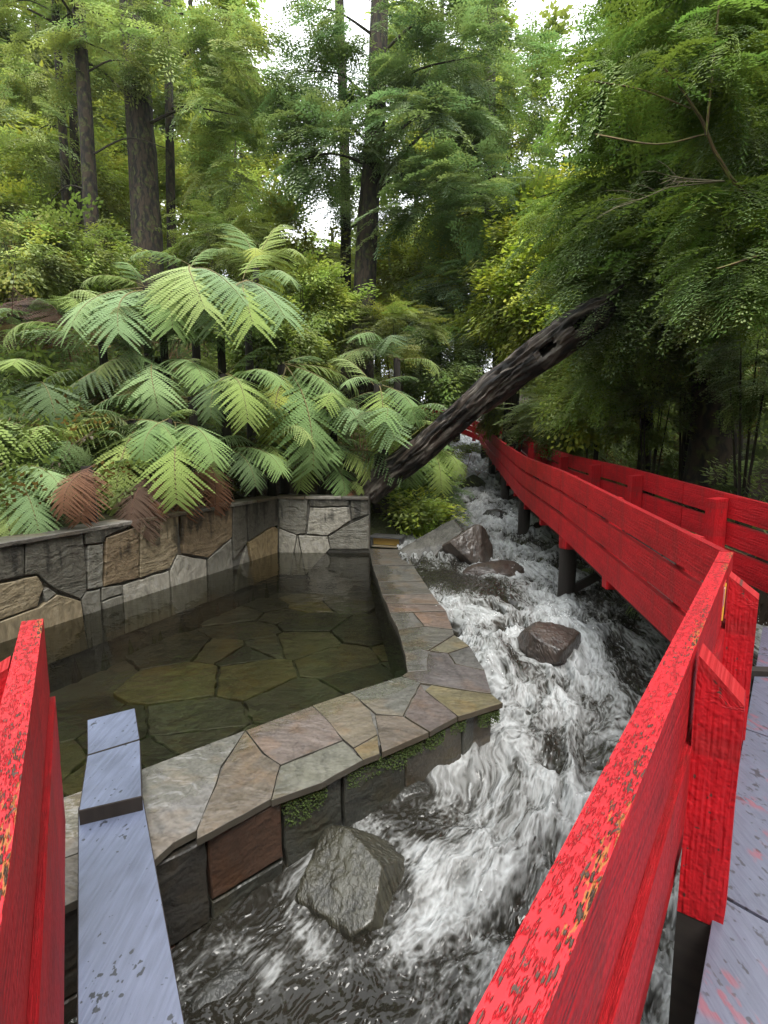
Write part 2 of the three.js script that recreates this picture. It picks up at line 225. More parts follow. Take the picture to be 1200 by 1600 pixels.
// stone slab from an outline: edges broken up, a little bevel, uv in metres
function slab(outline, depth, gap, seed, ragged = 0.012, bev = 0.007) {
  let area = 0; outline.forEach(([x, y], i) => { const [a, b] = outline[(i + 1) % outline.length]; area += x * b - a * y; }); const o = area < 0 ? [...outline].reverse() : outline, pts = [];
  const n = o.length;
  o.forEach((p, i) => {
    const q = o[(i + 1) % n], pr = o[(i + n - 1) % n], e1 = [p[0] - pr[0], p[1] - pr[1]], e2 = [q[0] - p[0], q[1] - p[1]], l1 = Math.hypot(...e1) || 1, l2 = Math.hypot(...e2) || 1;
    const n1 = [-e1[1] / l1, e1[0] / l1], n2 = [-e2[1] / l2, e2[0] / l2], k = gap / Math.max(0.45, 1 + n1[0] * n2[0] + n1[1] * n2[1]); pts.push([p[0] + (n1[0] + n2[0]) * k, p[1] + (n1[1] + n2[1]) * k]);
  });
  const sh = new THREE.Shape(); let first = true;
  pts.forEach((p, i) => { const q = pts[(i + 1) % n], l = Math.hypot(q[0] - p[0], q[1] - p[1]), m = Math.max(1, Math.min(7, Math.round(l / 0.09))); for (let k = 0; k < m; k++) { const t = k / m, x = lerp(p[0], q[0], t), y = lerp(p[1], q[1], t), a = ragged * (k ? 1 : 0.5); const X = x + a * (vn(x * 14 + seed, y * 14, 7) - 0.5) * 2, Y = y + a * (vn(x * 14, y * 14 + seed, 8) - 0.5) * 2; first ? sh.moveTo(X, Y) : sh.lineTo(X, Y); first = false; } });
  const g = new THREE.ExtrudeGeometry(sh, { depth, bevelEnabled: true, bevelSize: bev, bevelThickness: bev, bevelOffset: -bev, bevelSegments: 1, steps: 1 }); g.translate(0, 0, -bev);
  return g;
}
const shiftUV = (g, a, b) => { const u = g.attributes.uv; for (let i = 0; i < u.count; i++) u.setXY(i, u.getX(i) + a, u.getY(i) + b); return g; };

// ------------------------------------------------------------------ the stone pool
const COP = -0.35, PWAT = -0.415;
// coping stones: outline (as seen), colour
const copingStones = [
  [[[-120, 1330], [84, 1252], [84, 1345], [-60, 1405]], [0.30, 0.27, 0.23]], [[[-60, 1408], [84, 1347], [212, 1300], [205, 1362], [84, 1424], [-40, 1490]], [0.24, 0.2, 0.15]], [[[85, 1251], [215, 1204], [214, 1298], [86, 1345]], [0.28, 0.25, 0.21]],
  [[[216, 1204], [383, 1141], [368, 1165], [345, 1197], [337, 1225], [307, 1298], [272, 1316], [240, 1346], [208, 1362]], [0.26, 0.25, 0.24]],
  [[[383, 1142], [410, 1177], [438, 1195], [424, 1248], [307, 1312], [308, 1298], [337, 1227], [348, 1197], [370, 1163]], [0.25, 0.19, 0.13]],
  [[[384, 1141], [488, 1103], [507, 1120], [536, 1156], [438, 1195], [412, 1177]], [0.24, 0.175, 0.15]], [[[438, 1196], [536, 1157], [567, 1187], [503, 1222], [424, 1250]], [0.215, 0.215, 0.16]],
  [[[488, 1102], [547, 1082], [560, 1092], [578, 1112], [583, 1128], [590, 1147], [552, 1168], [534, 1153], [508, 1121]], [0.24, 0.19, 0.12]], [[[553, 1169], [590, 1148], [593, 1177], [567, 1187]], [0.25, 0.19, 0.07]],
  [[[547, 1082], [627, 1057], [657, 1067], [630, 1118], [588, 1115], [576, 1105], [560, 1091]], [0.20, 0.20, 0.17]], [[[586, 1117], [630, 1119], [670, 1144], [597, 1175], [591, 1147]], [0.21, 0.16, 0.115]],
  [[[657, 1069], [664, 1079], [715, 1119], [672, 1143], [632, 1118]], [0.185, 0.135, 0.12]], [[[664, 1078], [674, 1070], [727, 1079], [768, 1084], [786, 1098], [716, 1119]], [0.23, 0.19, 0.07]],
  [[[628, 1056], [637, 1050], [668, 1047], [669, 1019], [700, 1021], [711, 1038], [757, 1048], [768, 1083], [727, 1078], [674, 1069], [657, 1067]], [0.155, 0.13, 0.13]],
  [[[632, 1020], [657, 1014], [669, 1018], [668, 1047], [637, 1050]], [0.2, 0.19, 0.18]], [[[672, 1016], [710, 992], [734, 1009], [700, 1020]], [0.2, 0.18, 0.1]], [[[734, 1010], [757, 1047], [712, 1037], [701, 1021]], [0.16, 0.155, 0.145]],
  [[[622, 985], [663, 979], [708, 984], [709, 991], [671, 1015], [632, 1019]], [0.17, 0.16, 0.13]], [[[609, 958], [645, 957], [662, 978], [622, 984]], [0.18, 0.17, 0.15]], [[[646, 957], [697, 955], [707, 983], [663, 978]], [0.24, 0.15, 0.11]],
  [[[604, 943], [688, 945], [697, 954], [609, 957]], [0.22, 0.15, 0.12]], [[[597, 930], [676, 928], [687, 944], [604, 942]], [0.2, 0.15, 0.12]], [[[591, 910], [662, 908], [675, 927], [597, 929]], [0.165, 0.15, 0.125]], [[[582, 884], [646, 884], [661, 907], [591, 909]], [0.155, 0.15, 0.13]], [[[577, 857], [634, 859], [645, 883], [582, 883]], [0.165, 0.145, 0.115]],
];
const plan = copingStones.map(([o]) => o.map(([x, y]) => { const p = onY(x, y, COP); return [p.x, p.z]; }));
const innerEdge = [[-130, 1335], [84, 1251], [216, 1204], [383, 1141], [488, 1102], [547, 1082], [627, 1056], [637, 1049], [632, 1019], [622, 985], [608, 958], [597, 930], [582, 883], [576, 856]].map(([x, y]) => { const p = onY(x, y, COP); return [p.x, p.z]; });
const outerEdge = [[-40, 1490], [84, 1424], [208, 1362], [240, 1347], [307, 1312], [424, 1250], [503, 1222], [567, 1187], [597, 1175], [672, 1143], [716, 1120], [786, 1098], [757, 1047], [734, 1010], [708, 984], [697, 955], [675, 928], [661, 908], [645, 883], [634, 859]].map(([x, y]) => { const p = onY(x, y, COP); return [p.x, p.z]; });
const seg = (line, x, z) => { let b = 1e9; for (let i = 0; i + 1 < line.length; i++) { const [ax, az] = line[i], [bx, bz] = line[i + 1], dx = bx - ax, dz = bz - az, t = clamp(((x - ax) * dx + (z - az) * dz) / (dx * dx + dz * dz)); b = Math.min(b, Math.hypot(x - ax - dx * t, z - az - dz * t)); } return b; };
const inPoly = (poly, x, z) => { let r = false; for (let i = 0, j = poly.length - 1; i < poly.length; j = i++) { const [a, b] = poly[i], [c, d] = poly[j]; if ((b > z) !== (d > z) && x < (c - a) * (z - b) / (d - b) + a) r = !r; } return r; };
{
  // one map for all coping stones, laid out in metres: their own colours and bedding streaks; the mask is the film of water lapped up from the pool
  const X0 = -3.2, Z0 = -9.6, SX = 4.4, SZ = 8.4, TW = 880, TH = 1680, mask = new Float32Array(TW * TH);
  const cm = tex(TW, TH, (u, v, c, i, j) => {
    const x = X0 + u * SX, z = Z0 + v * SZ; let id = -1; for (let k = 0; k < plan.length; k++) if (inPoly(plan[k], x, z)) { id = k; break; }
    const cs = id < 0 ? [0.2, 0.18, 0.15] : copingStones[id][1], gy = (cs[0] + cs[1] + cs[2]) / 3, col = [lerp(gy * 1.1, cs[0], 0.62), lerp(gy, cs[1], 0.62), lerp(gy * 0.86, cs[2], 0.62)], s = id * 3.7, w = fbm(x * 4 + s, z * 4, 3, 91), a = id * 1.3, st = fbm((x * Math.cos(a) + z * Math.sin(a)) * 4 + w * 2, (z * Math.cos(a) - x * Math.sin(a)) * 40 + w * 6, 4, 92), f = fbm(x * 70, z * 70, 3, 93);
    const sc = smooth(0.02, 0.0, Math.abs(fbm(x * 7 + s, z * 7, 3, 100) - 0.5)) * 0.3, k = (0.3 + 0.42 * w + 0.55 * st + 0.5 * (f - 0.5)) * 0.6 * (1 - sc), tint = smooth(0.5, 0.72, fbm(x * 6 + s, z * 6 + 30, 3, 94)) * 0.12;
    const di = seg(innerEdge, x, z), reach = 0.17 + 0.28 * (fbm(x * 2.2 + s * 0.4, z * 2.2 + 50, 4, 95) - 0.5) + 0.10 * (h2(id, 3, 5) - 0.4) + (id >= 0 && id < 4 ? 0.22 : 0);
    const cr = smooth(-0.022, 0.016, reach - di + 0.16 * (st - 0.5) + 0.07 * (f - 0.5)) * lerp(0.62, 1, smooth(0.28, 0.5, fbm(x * 34, z * 34, 3, 96) * 0.5 + st * 0.5)); mask[j * TW + i] = cr;
    setc(c, col[0] * k * (1 + tint), col[1] * k, col[2] * k * (1 - tint));
  });
  const rm = tex(TW / 2, TH / 2, (u, v, c, i, j) => { const m = mask[(j * 2) * TW + i * 2], n = fbm(u * 40, v * 80, 3, 97); c[0] = m; c[1] = lerp(0.5 + 0.35 * (n - 0.5), 0.14 + 0.1 * (n - 0.5), m); c[2] = 0; }, false);
  const bm = tex(TW, TH, (u, v, c) => { const x = X0 + u * SX, z = Z0 + v * SZ, w = fbm(x * 4, z * 4, 3, 91); c[0] = c[1] = c[2] = 0.5 * fbm(x * 5 + w * 2, z * 20 + w * 6, 4, 98) + 0.5 * fbm(x * 16, z * 16, 4, 99); }, false);
  for (const t of [cm, rm, bm]) t.wrapS = t.wrapT = THREE.ClampToEdgeWrapping;
  const mat = phy({ map: cm, roughnessMap: rm, roughness: 1, bumpMap: bm, bumpScale: 0.022, clearcoatMap: rm, clearcoat: 1, clearcoatRoughness: 0.24 });
  const edgeMat = slate(0.075, 0.066, 0.05, 0.5);
  const t = thing('pool_edge_wall', 'low stone pool wall topped with irregular flat slabs beside the rushing stream', 'stone wall');
  plan.forEach((o, k) => {
    const g = slab(o.map(([x, z]) => [x, -z]), 0.036, 0.0012, k * 1.7, 0.005, 0.002); g.rotateX(-Math.PI / 2); const uv = g.attributes.uv, p = g.attributes.position;
    for (let i = 0; i < p.count; i++) uv.setXY(i, (p.getX(i) - X0) / SX, (p.getZ(i) - Z0) / SZ);
    const m = part('coping_stone', g, [mat, edgeMat], t); m.position.y = COP - 0.036 + 0.005 * (h2(k, 1, 2) - 0.5);
  });
  // core under the slabs
  const core = new THREE.Shape(); const inset = (l, other, d) => l.map(([x, z]) => { let bx = 0, bz = 0, b = 1e9; for (const [a, c] of other) { const q = Math.hypot(a - x, c - z); if (q < b) { b = q; bx = a - x; bz = c - z; } } const n = Math.hypot(bx, bz) || 1; return [x + bx / n * d, z + bz / n * d]; });
  const oi = inset(outerEdge, innerEdge, 0.09), ii = inset(innerEdge, outerEdge, 0.05); [...oi, ...[...ii].reverse()].forEach(([x, z], i) => i ? core.lineTo(x, -z) : core.moveTo(x, -z));
  const cg = new THREE.ExtrudeGeometry(core, { depth: 1.25, bevelEnabled: false }); cg.rotateX(-Math.PI / 2); cg.translate(0, COP - 0.016 - 1.25, 0); part('mortar_core', cg, M.mortar, t);
  // facing stones on the stream side
  const fm = [slate(0.036, 0.034, 0.03, 0.4), slate(0.066, 0.036, 0.023, 0.45), slate(0.045, 0.046, 0.037, 0.4), slate(0.06, 0.052, 0.038, 0.4)];
  const fol = inset(outerEdge, innerEdge, 0.035).map(([x, z]) => V(x, 0, z)), LL = lengthOf(fol); let s = 0, k = 0; const order = [0, 0, 1, 2, 2, 3, 2, 0, 3, 2];
  while (s < LL - 0.1) {
    const wdt = Math.min(LL - s, 0.32 + 0.26 * h2(k, 9, 1)), [a, b] = along(fol, s, s + wdt, 99), u = b.clone().sub(a); const ul = u.length(); u.normalize(); const nrm = V(-u.z, 0, u.x); let y = COP - 0.052;
    for (let r = 0; r < 3; r++) {
      const hh = r === 0 ? 0.34 + 0.14 * h2(k, 2, 3) : 0.35, sk = 0.03 * (h2(k, r, 4) - 0.5), g = slab([[0, 0], [ul, 0], [ul, -hh + sk], [0, -hh - sk]], 0.045, 0.007, k * 2.3 + r, 0.008); shiftUV(g, k * 0.37, r * 0.6);
      const m = part('facing_stone', g, fm[order[(k + r) % order.length]], t); m.matrixAutoUpdate = false; m.matrix.makeBasis(u, V(0, 1, 0), nrm.clone()); m.matrix.setPosition(a.x - nrm.x * 0.045, y, a.z - nrm.z * 0.045); m.matrix.decompose(m.position, m.quaternion, m.scale); m.matrixAutoUpdate = true; y -= hh + 0.004;
    }
    s += wdt + 0.003; k++;
  }
  // moss hanging under the front lip
  const moss = [], q = new THREE.Object3D(); const tuft = new THREE.TetrahedronGeometry(0.0075, 0);
  for (let i = 0; i < 6500; i++) { const a = lengthOf(fol) * (0.16 + 0.22 * rnd()), w = fbm(a * 6, 3, 3, 33); if (w < 0.38) continue; const [p] = along(fol, a, a + 0.01, 99); const g = tuft.clone(); g.rotateX(rnd() * 3); g.rotateY(rnd() * 6); g.scale(rr(0.4, 1.3), rr(0.3, 1.2), rr(0.4, 1.3)); g.translate(p.x + rr(-0.012, 0.012), COP - 0.06 - Math.pow(rnd(), 2.4) * 0.1 * w * 2, p.z + rr(-0.012, 0.02)); moss.push(g); }
  part('moss', mergeGeometries(moss), M.moss, t, 'stuff');
}
{
  // back wall: stones traced on the two faces
  const wallTop = WALL.top, t = thing('pool_back_wall', 'tall back wall of the pool, faced with large irregular stones below the ferns', 'stone wall');
  const c = { d: wallStone(0.09, 0.084, 0.069), g: wallStone(0.15, 0.143, 0.122), t: wallStone(0.22, 0.178, 0.115), p: wallStone(0.28, 0.265, 0.23), y: wallStone(0.27, 0.205, 0.115), b: wallStone(0.165, 0.122, 0.075) };
  function face(a, b, stones) {
    const u = b.clone().sub(a).normalize(), n = V(-u.z, 0, u.x); if (n.dot(a) > 0) n.negate();
    const right = V(0, 1, 0).cross(n).normalize();
    for (const [o, col] of stones) {
      const pts = o.map(([px, py]) => { const r = ray(px, py), k = a.clone().sub(EY).dot(n) / r.dot(n), p = r.multiplyScalar(k).add(EY); return [p.clone().sub(a).dot(right), Math.min(p.y, wallTop - 0.04) - PWAT + (py > 855 ? 0 : 0)]; });
      const low = Math.min(...pts.map((p) => p[1])); for (const p of pts) if (p[1] < 0.05) p[1] = -0.4;   // the lowest course goes on under water
      const g = slab(pts, 0.05, 0.007, o[0][0] * 0.1, 0.009); const uv = g.attributes.uv, ps = g.attributes.position; for (let i = 0; i < ps.count; i++) uv.setXY(i, ps.getX(i) + 0.3, clamp(ps.getY(i), 0.01, 0.98));
      const m = part('facing_stone', g, c[col], t), M4 = new THREE.Matrix4().makeBasis(right, V(0, 1, 0), n); M4.setPosition(a.x - n.x * 0.03, PWAT, a.z - n.z * 0.03); M4.decompose(m.position, m.quaternion, m.scale); m.position.addScaledVector(n, 0.012 * (h2(o[0][0] | 0, 5, 6) - 0.5));
    }
    return { u, n, right };
  }
  const fr = face(WALL.a, WALL.c, [
    [[[435, 777], [482, 777], [478, 833], [464, 836], [436, 824]], 'g'], [[[436, 825], [464, 836], [453, 861], [435, 863]], 'p'], [[[465, 836], [476, 860], [453, 861]], 'p'], [[[484, 777], [546, 777], [546, 791], [484, 792]], 'd'],
    [[[484, 793], [546, 792], [548, 813], [531, 825], [512, 837], [479, 834]], 'p'], [[[466, 836], [480, 836], [512, 838], [516, 857], [477, 860]], 'p'], [[[547, 778], [577, 775], [577, 803], [549, 812]], 'd'], [[[577, 804], [577, 858], [516, 858], [513, 838], [533, 825]], 'g'],
  ]);
  const fl = face(WALL.a, WALL.b, [
    [[[385, 785], [432, 778], [434, 821], [421, 824], [387, 845], [384, 807]], 'd'], [[[387, 847], [425, 822], [433, 825], [432, 864], [396, 872]], 'y'], [[[384, 851], [395, 872], [364, 883]], 'g'], [[[363, 789], [384, 785], [385, 848], [364, 874], [362, 839]], 'd'],
    [[[312, 797], [362, 790], [361, 839], [323, 872], [285, 865], [280, 803]], 'b'], [[[323, 873], [360, 841], [363, 884], [323, 898]], 'g'], [[[276, 866], [322, 874], [322, 898], [266, 915], [265, 892]], 'p'],
    [[[164, 840], [216, 820], [216, 903], [160, 917]], 'b'], [[[217, 815], [278, 803], [276, 864], [263, 888], [217, 903]], 't'], [[[191, 914], [263, 891], [265, 916], [191, 940]], 'p'], [[[157, 918], [190, 913], [190, 928], [158, 939]], 'g'], [[[158, 940], [190, 929], [190, 941], [158, 952]], 'g'],
    [[[132, 925], [156, 919], [157, 952], [132, 962], [126, 937]], 'g'], [[[135, 852], [161, 849], [160, 917], [136, 921]], 'g'], [[[129, 829], [216, 814], [164, 839], [161, 848], [132, 851]], 'd'], [[[37, 846], [128, 829], [134, 895], [134, 923], [124, 936], [85, 921], [56, 898], [38, 899]], 'd'],
    [[[-90, 868], [36, 846], [37, 899], [-90, 928]], 'd'], [[[-90, 930], [57, 899], [68, 917], [63, 930], [58, 947], [-90, 1000]], 't'], [[[64, 923], [73, 917], [87, 927], [70, 942]], 'g'], [[[88, 928], [126, 939], [133, 962], [69, 981], [-90, 1036], [-90, 1002], [60, 948]], 't'],
    [[[-260, 900], [-92, 868], [-92, 930], [-92, 1036], [-260, 1092]], 'b'], [[[-560, 955], [-262, 900], [-262, 1092], [-560, 1192]], 'd'],
  ]);
  const e = fl.right.clone(); const mk = (a, b, n, thick, y0, y1) => { const p = [a.clone().addScaledVector(n, -0.032), b.clone().addScaledVector(n, -0.032), b.clone().addScaledVector(n, -thick), a.clone().addScaledVector(n, -thick)]; const s = new THREE.Shape(); p.forEach((q, i) => i ? s.lineTo(q.x, -q.z) : s.moveTo(q.x, -q.z)); const g = new THREE.ExtrudeGeometry(s, { depth: y1 - y0, bevelEnabled: false }); g.rotateX(-Math.PI / 2); g.translate(0, y0, 0); return g; };
  part('mortar_core', mk(WALL.a, WALL.far, fl.n, 0.3, -1.5, wallTop - 0.05), M.mortar, t); part('mortar_core', mk(WALL.a, WALL.c, fr.n, 0.28, -1.5, wallTop - 0.053), M.mortar, t);
  // thin cap slabs
  const capm = [slate(0.15, 0.12, 0.085, 0.45), slate(0.24, 0.22, 0.19, 0.4), slate(0.11, 0.1, 0.085, 0.45)];
  const caps = (a, b, n, list) => { const u = b.clone().sub(a), L = u.length(); u.normalize(); let s = 0; list.forEach((w, k) => { const w1 = Math.min(w, L - s); if (w1 < 0.1) return; const A = a.clone().addScaledVector(u, s), B = a.clone().addScaledVector(u, s + w1), j = 0.03 * h2(k, 7, 7); const o = [A.clone().addScaledVector(n, 0.03 + j), B.clone().addScaledVector(n, 0.03 + 0.03 * h2(k, 8, 7)), B.clone().addScaledVector(n, -0.3), A.clone().addScaledVector(n, -0.3)]; const g = slab(o.map((p) => [p.x, -p.z]), 0.035, 0.005, k * 3.1, 0.012); g.rotateX(-Math.PI / 2); const m = part('cap_stone', g, capm[k % 3], t); m.position.y = wallTop - 0.046 + 0.008 * h2(k, 1, 9); s += w1; }); };
  caps(WALL.a, WALL.far, fl.n, [0.55, 0.8, 0.62, 0.9, 0.7, 0.95, 0.66, 0.8, 1, 0.9]); caps(WALL.a, WALL.c, fr.n, [0.5, 0.62, 0.55]);
}
{
  // pool floor of large slabs under the water: cells of an uneven grid
  const FL = -1.12, area = [...innerEdge.map(([x, z]) => [x, z]), [WALL.c.x, WALL.c.z], [WALL.a.x, WALL.a.z], [WALL.far.x, WALL.far.z], [WALL.far.x + 2, WALL.far.z + 1.2]];
  const bed = new THREE.PlaneGeometry(9, 9); bed.rotateX(-Math.PI / 2); bed.translate(-3.4, FL - 0.03, -6); const b = struct('pool_floor', bed, M.mortar);
  const pts = []; let k = 0; for (let x = -8; x < 1.3; x += 0.82) for (let z = -9.6; z < -1.5; z += 0.66) pts.push([x + 1.1 * (h2(k, 1, 1) - 0.5), z + 0.95 * (h2(k++, 2, 1) - 0.5)]);
  const mats = [slate(0.12, 0.11, 0.085), slate(0.165, 0.145, 0.095), slate(0.09, 0.084, 0.068), slate(0.135, 0.125, 0.1), slate(0.21, 0.18, 0.1)];
  pts.forEach(([x, z], i) => {
    if (!inPoly(area, x, z) && seg(innerEdge, x, z) > 0.5) return; let cell = [[x - 1.4, z - 1.4], [x + 1.4, z - 1.4], [x + 1.4, z + 1.4], [x - 1.4, z + 1.4]];
    pts.forEach(([a, c], j) => { if (i === j) return; const nx = a - x, nz = c - z, mx = (a + x) / 2, mz = (c + z) / 2, side = (p) => (p[0] - mx) * nx + (p[1] - mz) * nz; if (Math.hypot(nx, nz) > 3) return; const out = []; cell.forEach((p, q) => { const r = cell[(q + 1) % cell.length], s1 = side(p), s3 = side(r); if (s1 <= 0) out.push(p); if (s1 * s3 < 0) { const t = s1 / (s1 - s3); out.push([lerp(p[0], r[0], t), lerp(p[1], r[1], t)]); } }); cell = out; });
    if (cell.length < 3) return; const g = slab(cell.map(([a, c]) => [a, -c]), 0.05, 0.014, i * 1.9, 0.02); g.rotateX(-Math.PI / 2); shiftUV(g, h2(i, 4, 4), h2(i, 5, 4)); const m = part('floor_slab', g, mats[Math.floor(h2(i, 6, 4) * 5)], b); m.position.y = FL - 0.04 + 0.02 * h2(i, 7, 4); m.rotation.y = 0;
  });
  // water: a clear sheet over the slabs
  const sh = new THREE.Shape(); const inn = innerEdge.map(([x, z]) => [x, z]); [...inn, [0.0, -9.13], [WALL.c.x, WALL.c.z - 0.01], [WALL.a.x, WALL.a.z], [WALL.far.x, WALL.far.z], [WALL.far.x + 2, WALL.far.z + 1.2]].forEach(([x, z], i) => i ? sh.lineTo(x, -z) : sh.moveTo(x, -z));
  const wg = new THREE.ShapeGeometry(sh); wg.rotateX(-Math.PI / 2); wg.translate(0, PWAT, 0);
  const rip = tex(512, 512, (u, v, c) => { c[0] = c[1] = c[2] = 0.6 * fbm(u * 10, v * 10, 3, 111, 10, 10) + 0.4 * fbm(u * 36, v * 36, 2, 112, 36, 36); }, false);
  struct('pool_water', wg, phy({ color: rgb(0.4, 0.4, 0.345), roughness: 0.03, transmission: 1, thickness: 0, ior: 1.33, bumpMap: rep(rip, 0.5, 0.5), bumpScale: 0.008, side: THREE.DoubleSide }));
}

// ------------------------------------------------------------------ the stream: one sheet of broken water over its bed
{
  const ctrl = [[5.3, 34], [4.4, 27], [3.8, 21], [3.05, 16], [2.55, 12], [2.3, 9.5], [2.1, 7], [1.85, 5], [1.4, 3.5], [0.6, 2.15], [-0.6, 1.0], [-2.4, 0], [-4.5, -0.8]].reverse().map(([x, d]) => V(x, 0, -d));
  const curve = new THREE.CatmullRomCurve3(ctrl, false, 'centripetal'); curve.arcLengthDivisions = 800; const LEN = curve.getLength(), A = []; for (let a = 0; a < LEN; a += 0.018 + 0.0052 * Math.max(0, a - 3)) A.push(a); const R = A.length, CN = 220, HW = 2.5;
  const fr = A.map((a) => { const p = curve.getPointAt(a / LEN), t = curve.getTangentAt(a / LEN); return { p, n: V(t.z, 0, -t.x).negate() }; });
  const calm = [[0.95, 7.3, 0.75, 0.95], [2.75, 4.4, 0.85, 0.75], [3.2, 6.5, 0.9, 0.5], [-0.75, 2.3, 0.85, 0.95], [-0.3, 1.7, 0.6, 0.7], [0.15, 3.05, 0.35, 0.6], [0.35, 1.6, 0.4, 0.25], [2.3, 3.3, 0.6, 0.4], [2.6, 8.0, 0.4, 0.25]];
  const turb = (x, d) => { let t = 0.82 + (d > 8.5 ? 0.12 : 0); for (const [cx, cd, r, k] of calm) t -= k * Math.exp(-((x - cx) ** 2 + (d - cd) ** 2) / (r * r)); return clamp(t); };
  const flow = (a, w) => { const wx = fbm(a * 1.2 + 3, w * 1.6 + 5, 4, 121) - 0.5, wy = fbm(a * 1.2 + 30, w * 1.6 + 9, 4, 122) - 0.5; return [a + wx * 0.7, w + wy * 0.45]; };
  const ridge = (x, y, s) => 1 - Math.abs(2 * fbm(x, y, 3, s) - 1);
  const dry = [...outerEdge.map(([x, z], i) => i < 12 ? [x - 0.12, z - 0.18] : [x - 0.15, z]), [0.2, -9.6], [-9, -9.6], [-9, outerEdge[0][1] - 0.2]];
  const collars = [[562, 1390, 0.36], [858, 1012, 0.36], [770, 892, 0.4], [738, 760, 0.45], [345, 1560, 0.2]].map(([px, py, r]) => { let p = onY(px, py, -0.5); for (let i = 0; i < 12; i++) p = onY(px, py, level(-p.z)); return [p.x, p.z, r]; });
  const crest = (fa, fw) => ridge(fa * 2.3, fw * 4.2, 124);
  const P = [], UV = [], I = [];
  fr.forEach(({ p, n }, i) => {
    for (let j = 0; j <= CN; j++) {
      const w = (j / CN - 0.5) * 2 * HW, x = p.x + n.x * w, z = p.z + n.z * w, a = A[i], [fa, fw] = flow(a, w), T = turb(x, -z), big = fbm(fa * 0.9, fw * 1.5, 3, 123) - 0.5, mid = ridge(fa * 2.3, fw * 4.2, 124) - 0.72, fine = ridge(fa * 8, fw * 12, 125) - 0.72;
      P.push(x, level(-z) + T * (0.34 * big + 0.24 * mid + 0.07 * fine) + 0.045 * (ridge(fa * 6, fw * 7, 126) - 0.7) * smooth(0.3, 0.65, fbm(fa * 1.6 + 7, fw * 1.9, 3, 128)) + 0.03 * (fbm(fa * 3, fw * 3.4, 3, 127) - 0.5), z); UV.push(j / CN, i / (R - 1));
    }
  });
  const w1 = CN + 1; for (let i = 0; i + 1 < R; i++) for (let j = 0; j < CN; j++) { const a = i * w1 + j; if (inPoly(dry, P[3 * a], P[3 * a + 2])) continue; I.push(a, a + 1, a + w1, a + 1, a + w1 + 1, a + w1); }
  const g = new THREE.BufferGeometry(); g.setAttribute('position', new THREE.Float32BufferAttribute(P, 3)); g.setAttribute('uv', new THREE.Float32BufferAttribute(UV, 2)); g.setIndex(I); g.computeVertexNormals();
  if (g.attributes.normal.getY(I[9000]) < 0) { for (let i = 0; i < I.length; i += 3) { const q = I[i]; I[i] = I[i + 1]; I[i + 1] = q; } g.setIndex(I); g.computeVertexNormals(); }
  const TW = 1024, TH = 2048, foam = new Float32Array(TW * TH);
  const col = tex(TW, TH, (u, v, c, i, j) => {
    const r = v * (R - 1), k = Math.min(R - 2, Math.floor(r)), a = lerp(A[k], A[k + 1], r - k), w = (u - 0.5) * 2 * HW, x = fr[k].p.x + fr[k].n.x * w, z = fr[k].p.z + fr[k].n.z * w, [fa, fw] = flow(a, w), T = turb(x, -z);
    const big = fbm(fa * 1.3, fw * 2.2, 3, 131), st = ridge(fa * 2.1, fw * 7, 132), fil = ridge(fa * 7.5 + big * 2, fw * 23 + big * 2, 133), dots = fbm(fa * 38 + st * 3, fw * 78, 3, 134);
    const fil2 = ridge(fa * 15 + st * 2, fw * 46 + big * 3, 137), n = 0.33 * big + 0.22 * st + 0.2 * fil + 0.2 * fil2 + 0.24 * dots, cr = crest(fa, fw), ring = collars.reduce((q, [cx, cz, r]) => Math.max(q, Math.exp(-(((Math.hypot(x - cx, z - cz) - r) / 0.1) ** 2))), 0), band = fbm(a * 0.55 + 60, w * 1.1 + 20, 3, 138) - 0.5, th = lerp(1.08, 0.735, T) - 0.34 * band - 0.42 * (cr - 0.74) * T - 0.2 * ring; const f = smooth(th - 0.3, th + 0.3, n); const sp = smooth(0.74, 0.8, dots) * smooth(0.15, 0.5, T) * 0.7; const q = Math.max(f, sp); foam[j * TW + i] = q;
    const b = 0.7 + 0.5 * big; setc(c, lerp(0.046 * b, 0.46, q), lerp(0.042 * b, 0.475, q), lerp(0.032 * b, 0.475, q));
  });
  const data = tex(TW, TH, (u, v, c, i, j) => { const q = foam[j * TW + i]; c[0] = 0.55 * (1 - smooth(0, 0.3, q)); c[1] = lerp(0.07, 0.6, smooth(0, 0.6, q)); c[2] = 0; }, false);
  const bump = tex(TW, TH, (u, v, c, i, j) => { const r = v * (R - 1), k = Math.min(R - 2, Math.floor(r)), a = lerp(A[k], A[k + 1], r - k), w = (u - 0.5) * 2 * HW, [fa, fw] = flow(a, w); c[0] = c[1] = c[2] = clamp(0.5 * ridge(fa * 12, fw * 19, 135) + 0.2 * fbm(fa * 30, fw * 45, 2, 136) + 0.35 * foam[j * TW + i]); }, false);
  for (const t of [col, data, bump]) t.wrapS = t.wrapT = THREE.ClampToEdgeWrapping;
  struct('stream_water', g, phy({ map: col, roughnessMap: data, roughness: 1, transmissionMap: data, transmission: 1, thickness: 0, ior: 1.33, bumpMap: bump, bumpScale: 0.04, side: THREE.DoubleSide }));
  // drops thrown up where the water breaks
  const N = 5200, drop = new THREE.InstancedMesh(new THREE.IcosahedronGeometry(1, 1), phy({ color: rgb(0.85, 0.86, 0.86), roughness: 0.25 }), N), o = new THREE.Object3D(); drop.name = 'spray_drops'; let c = 0, guard = 0;
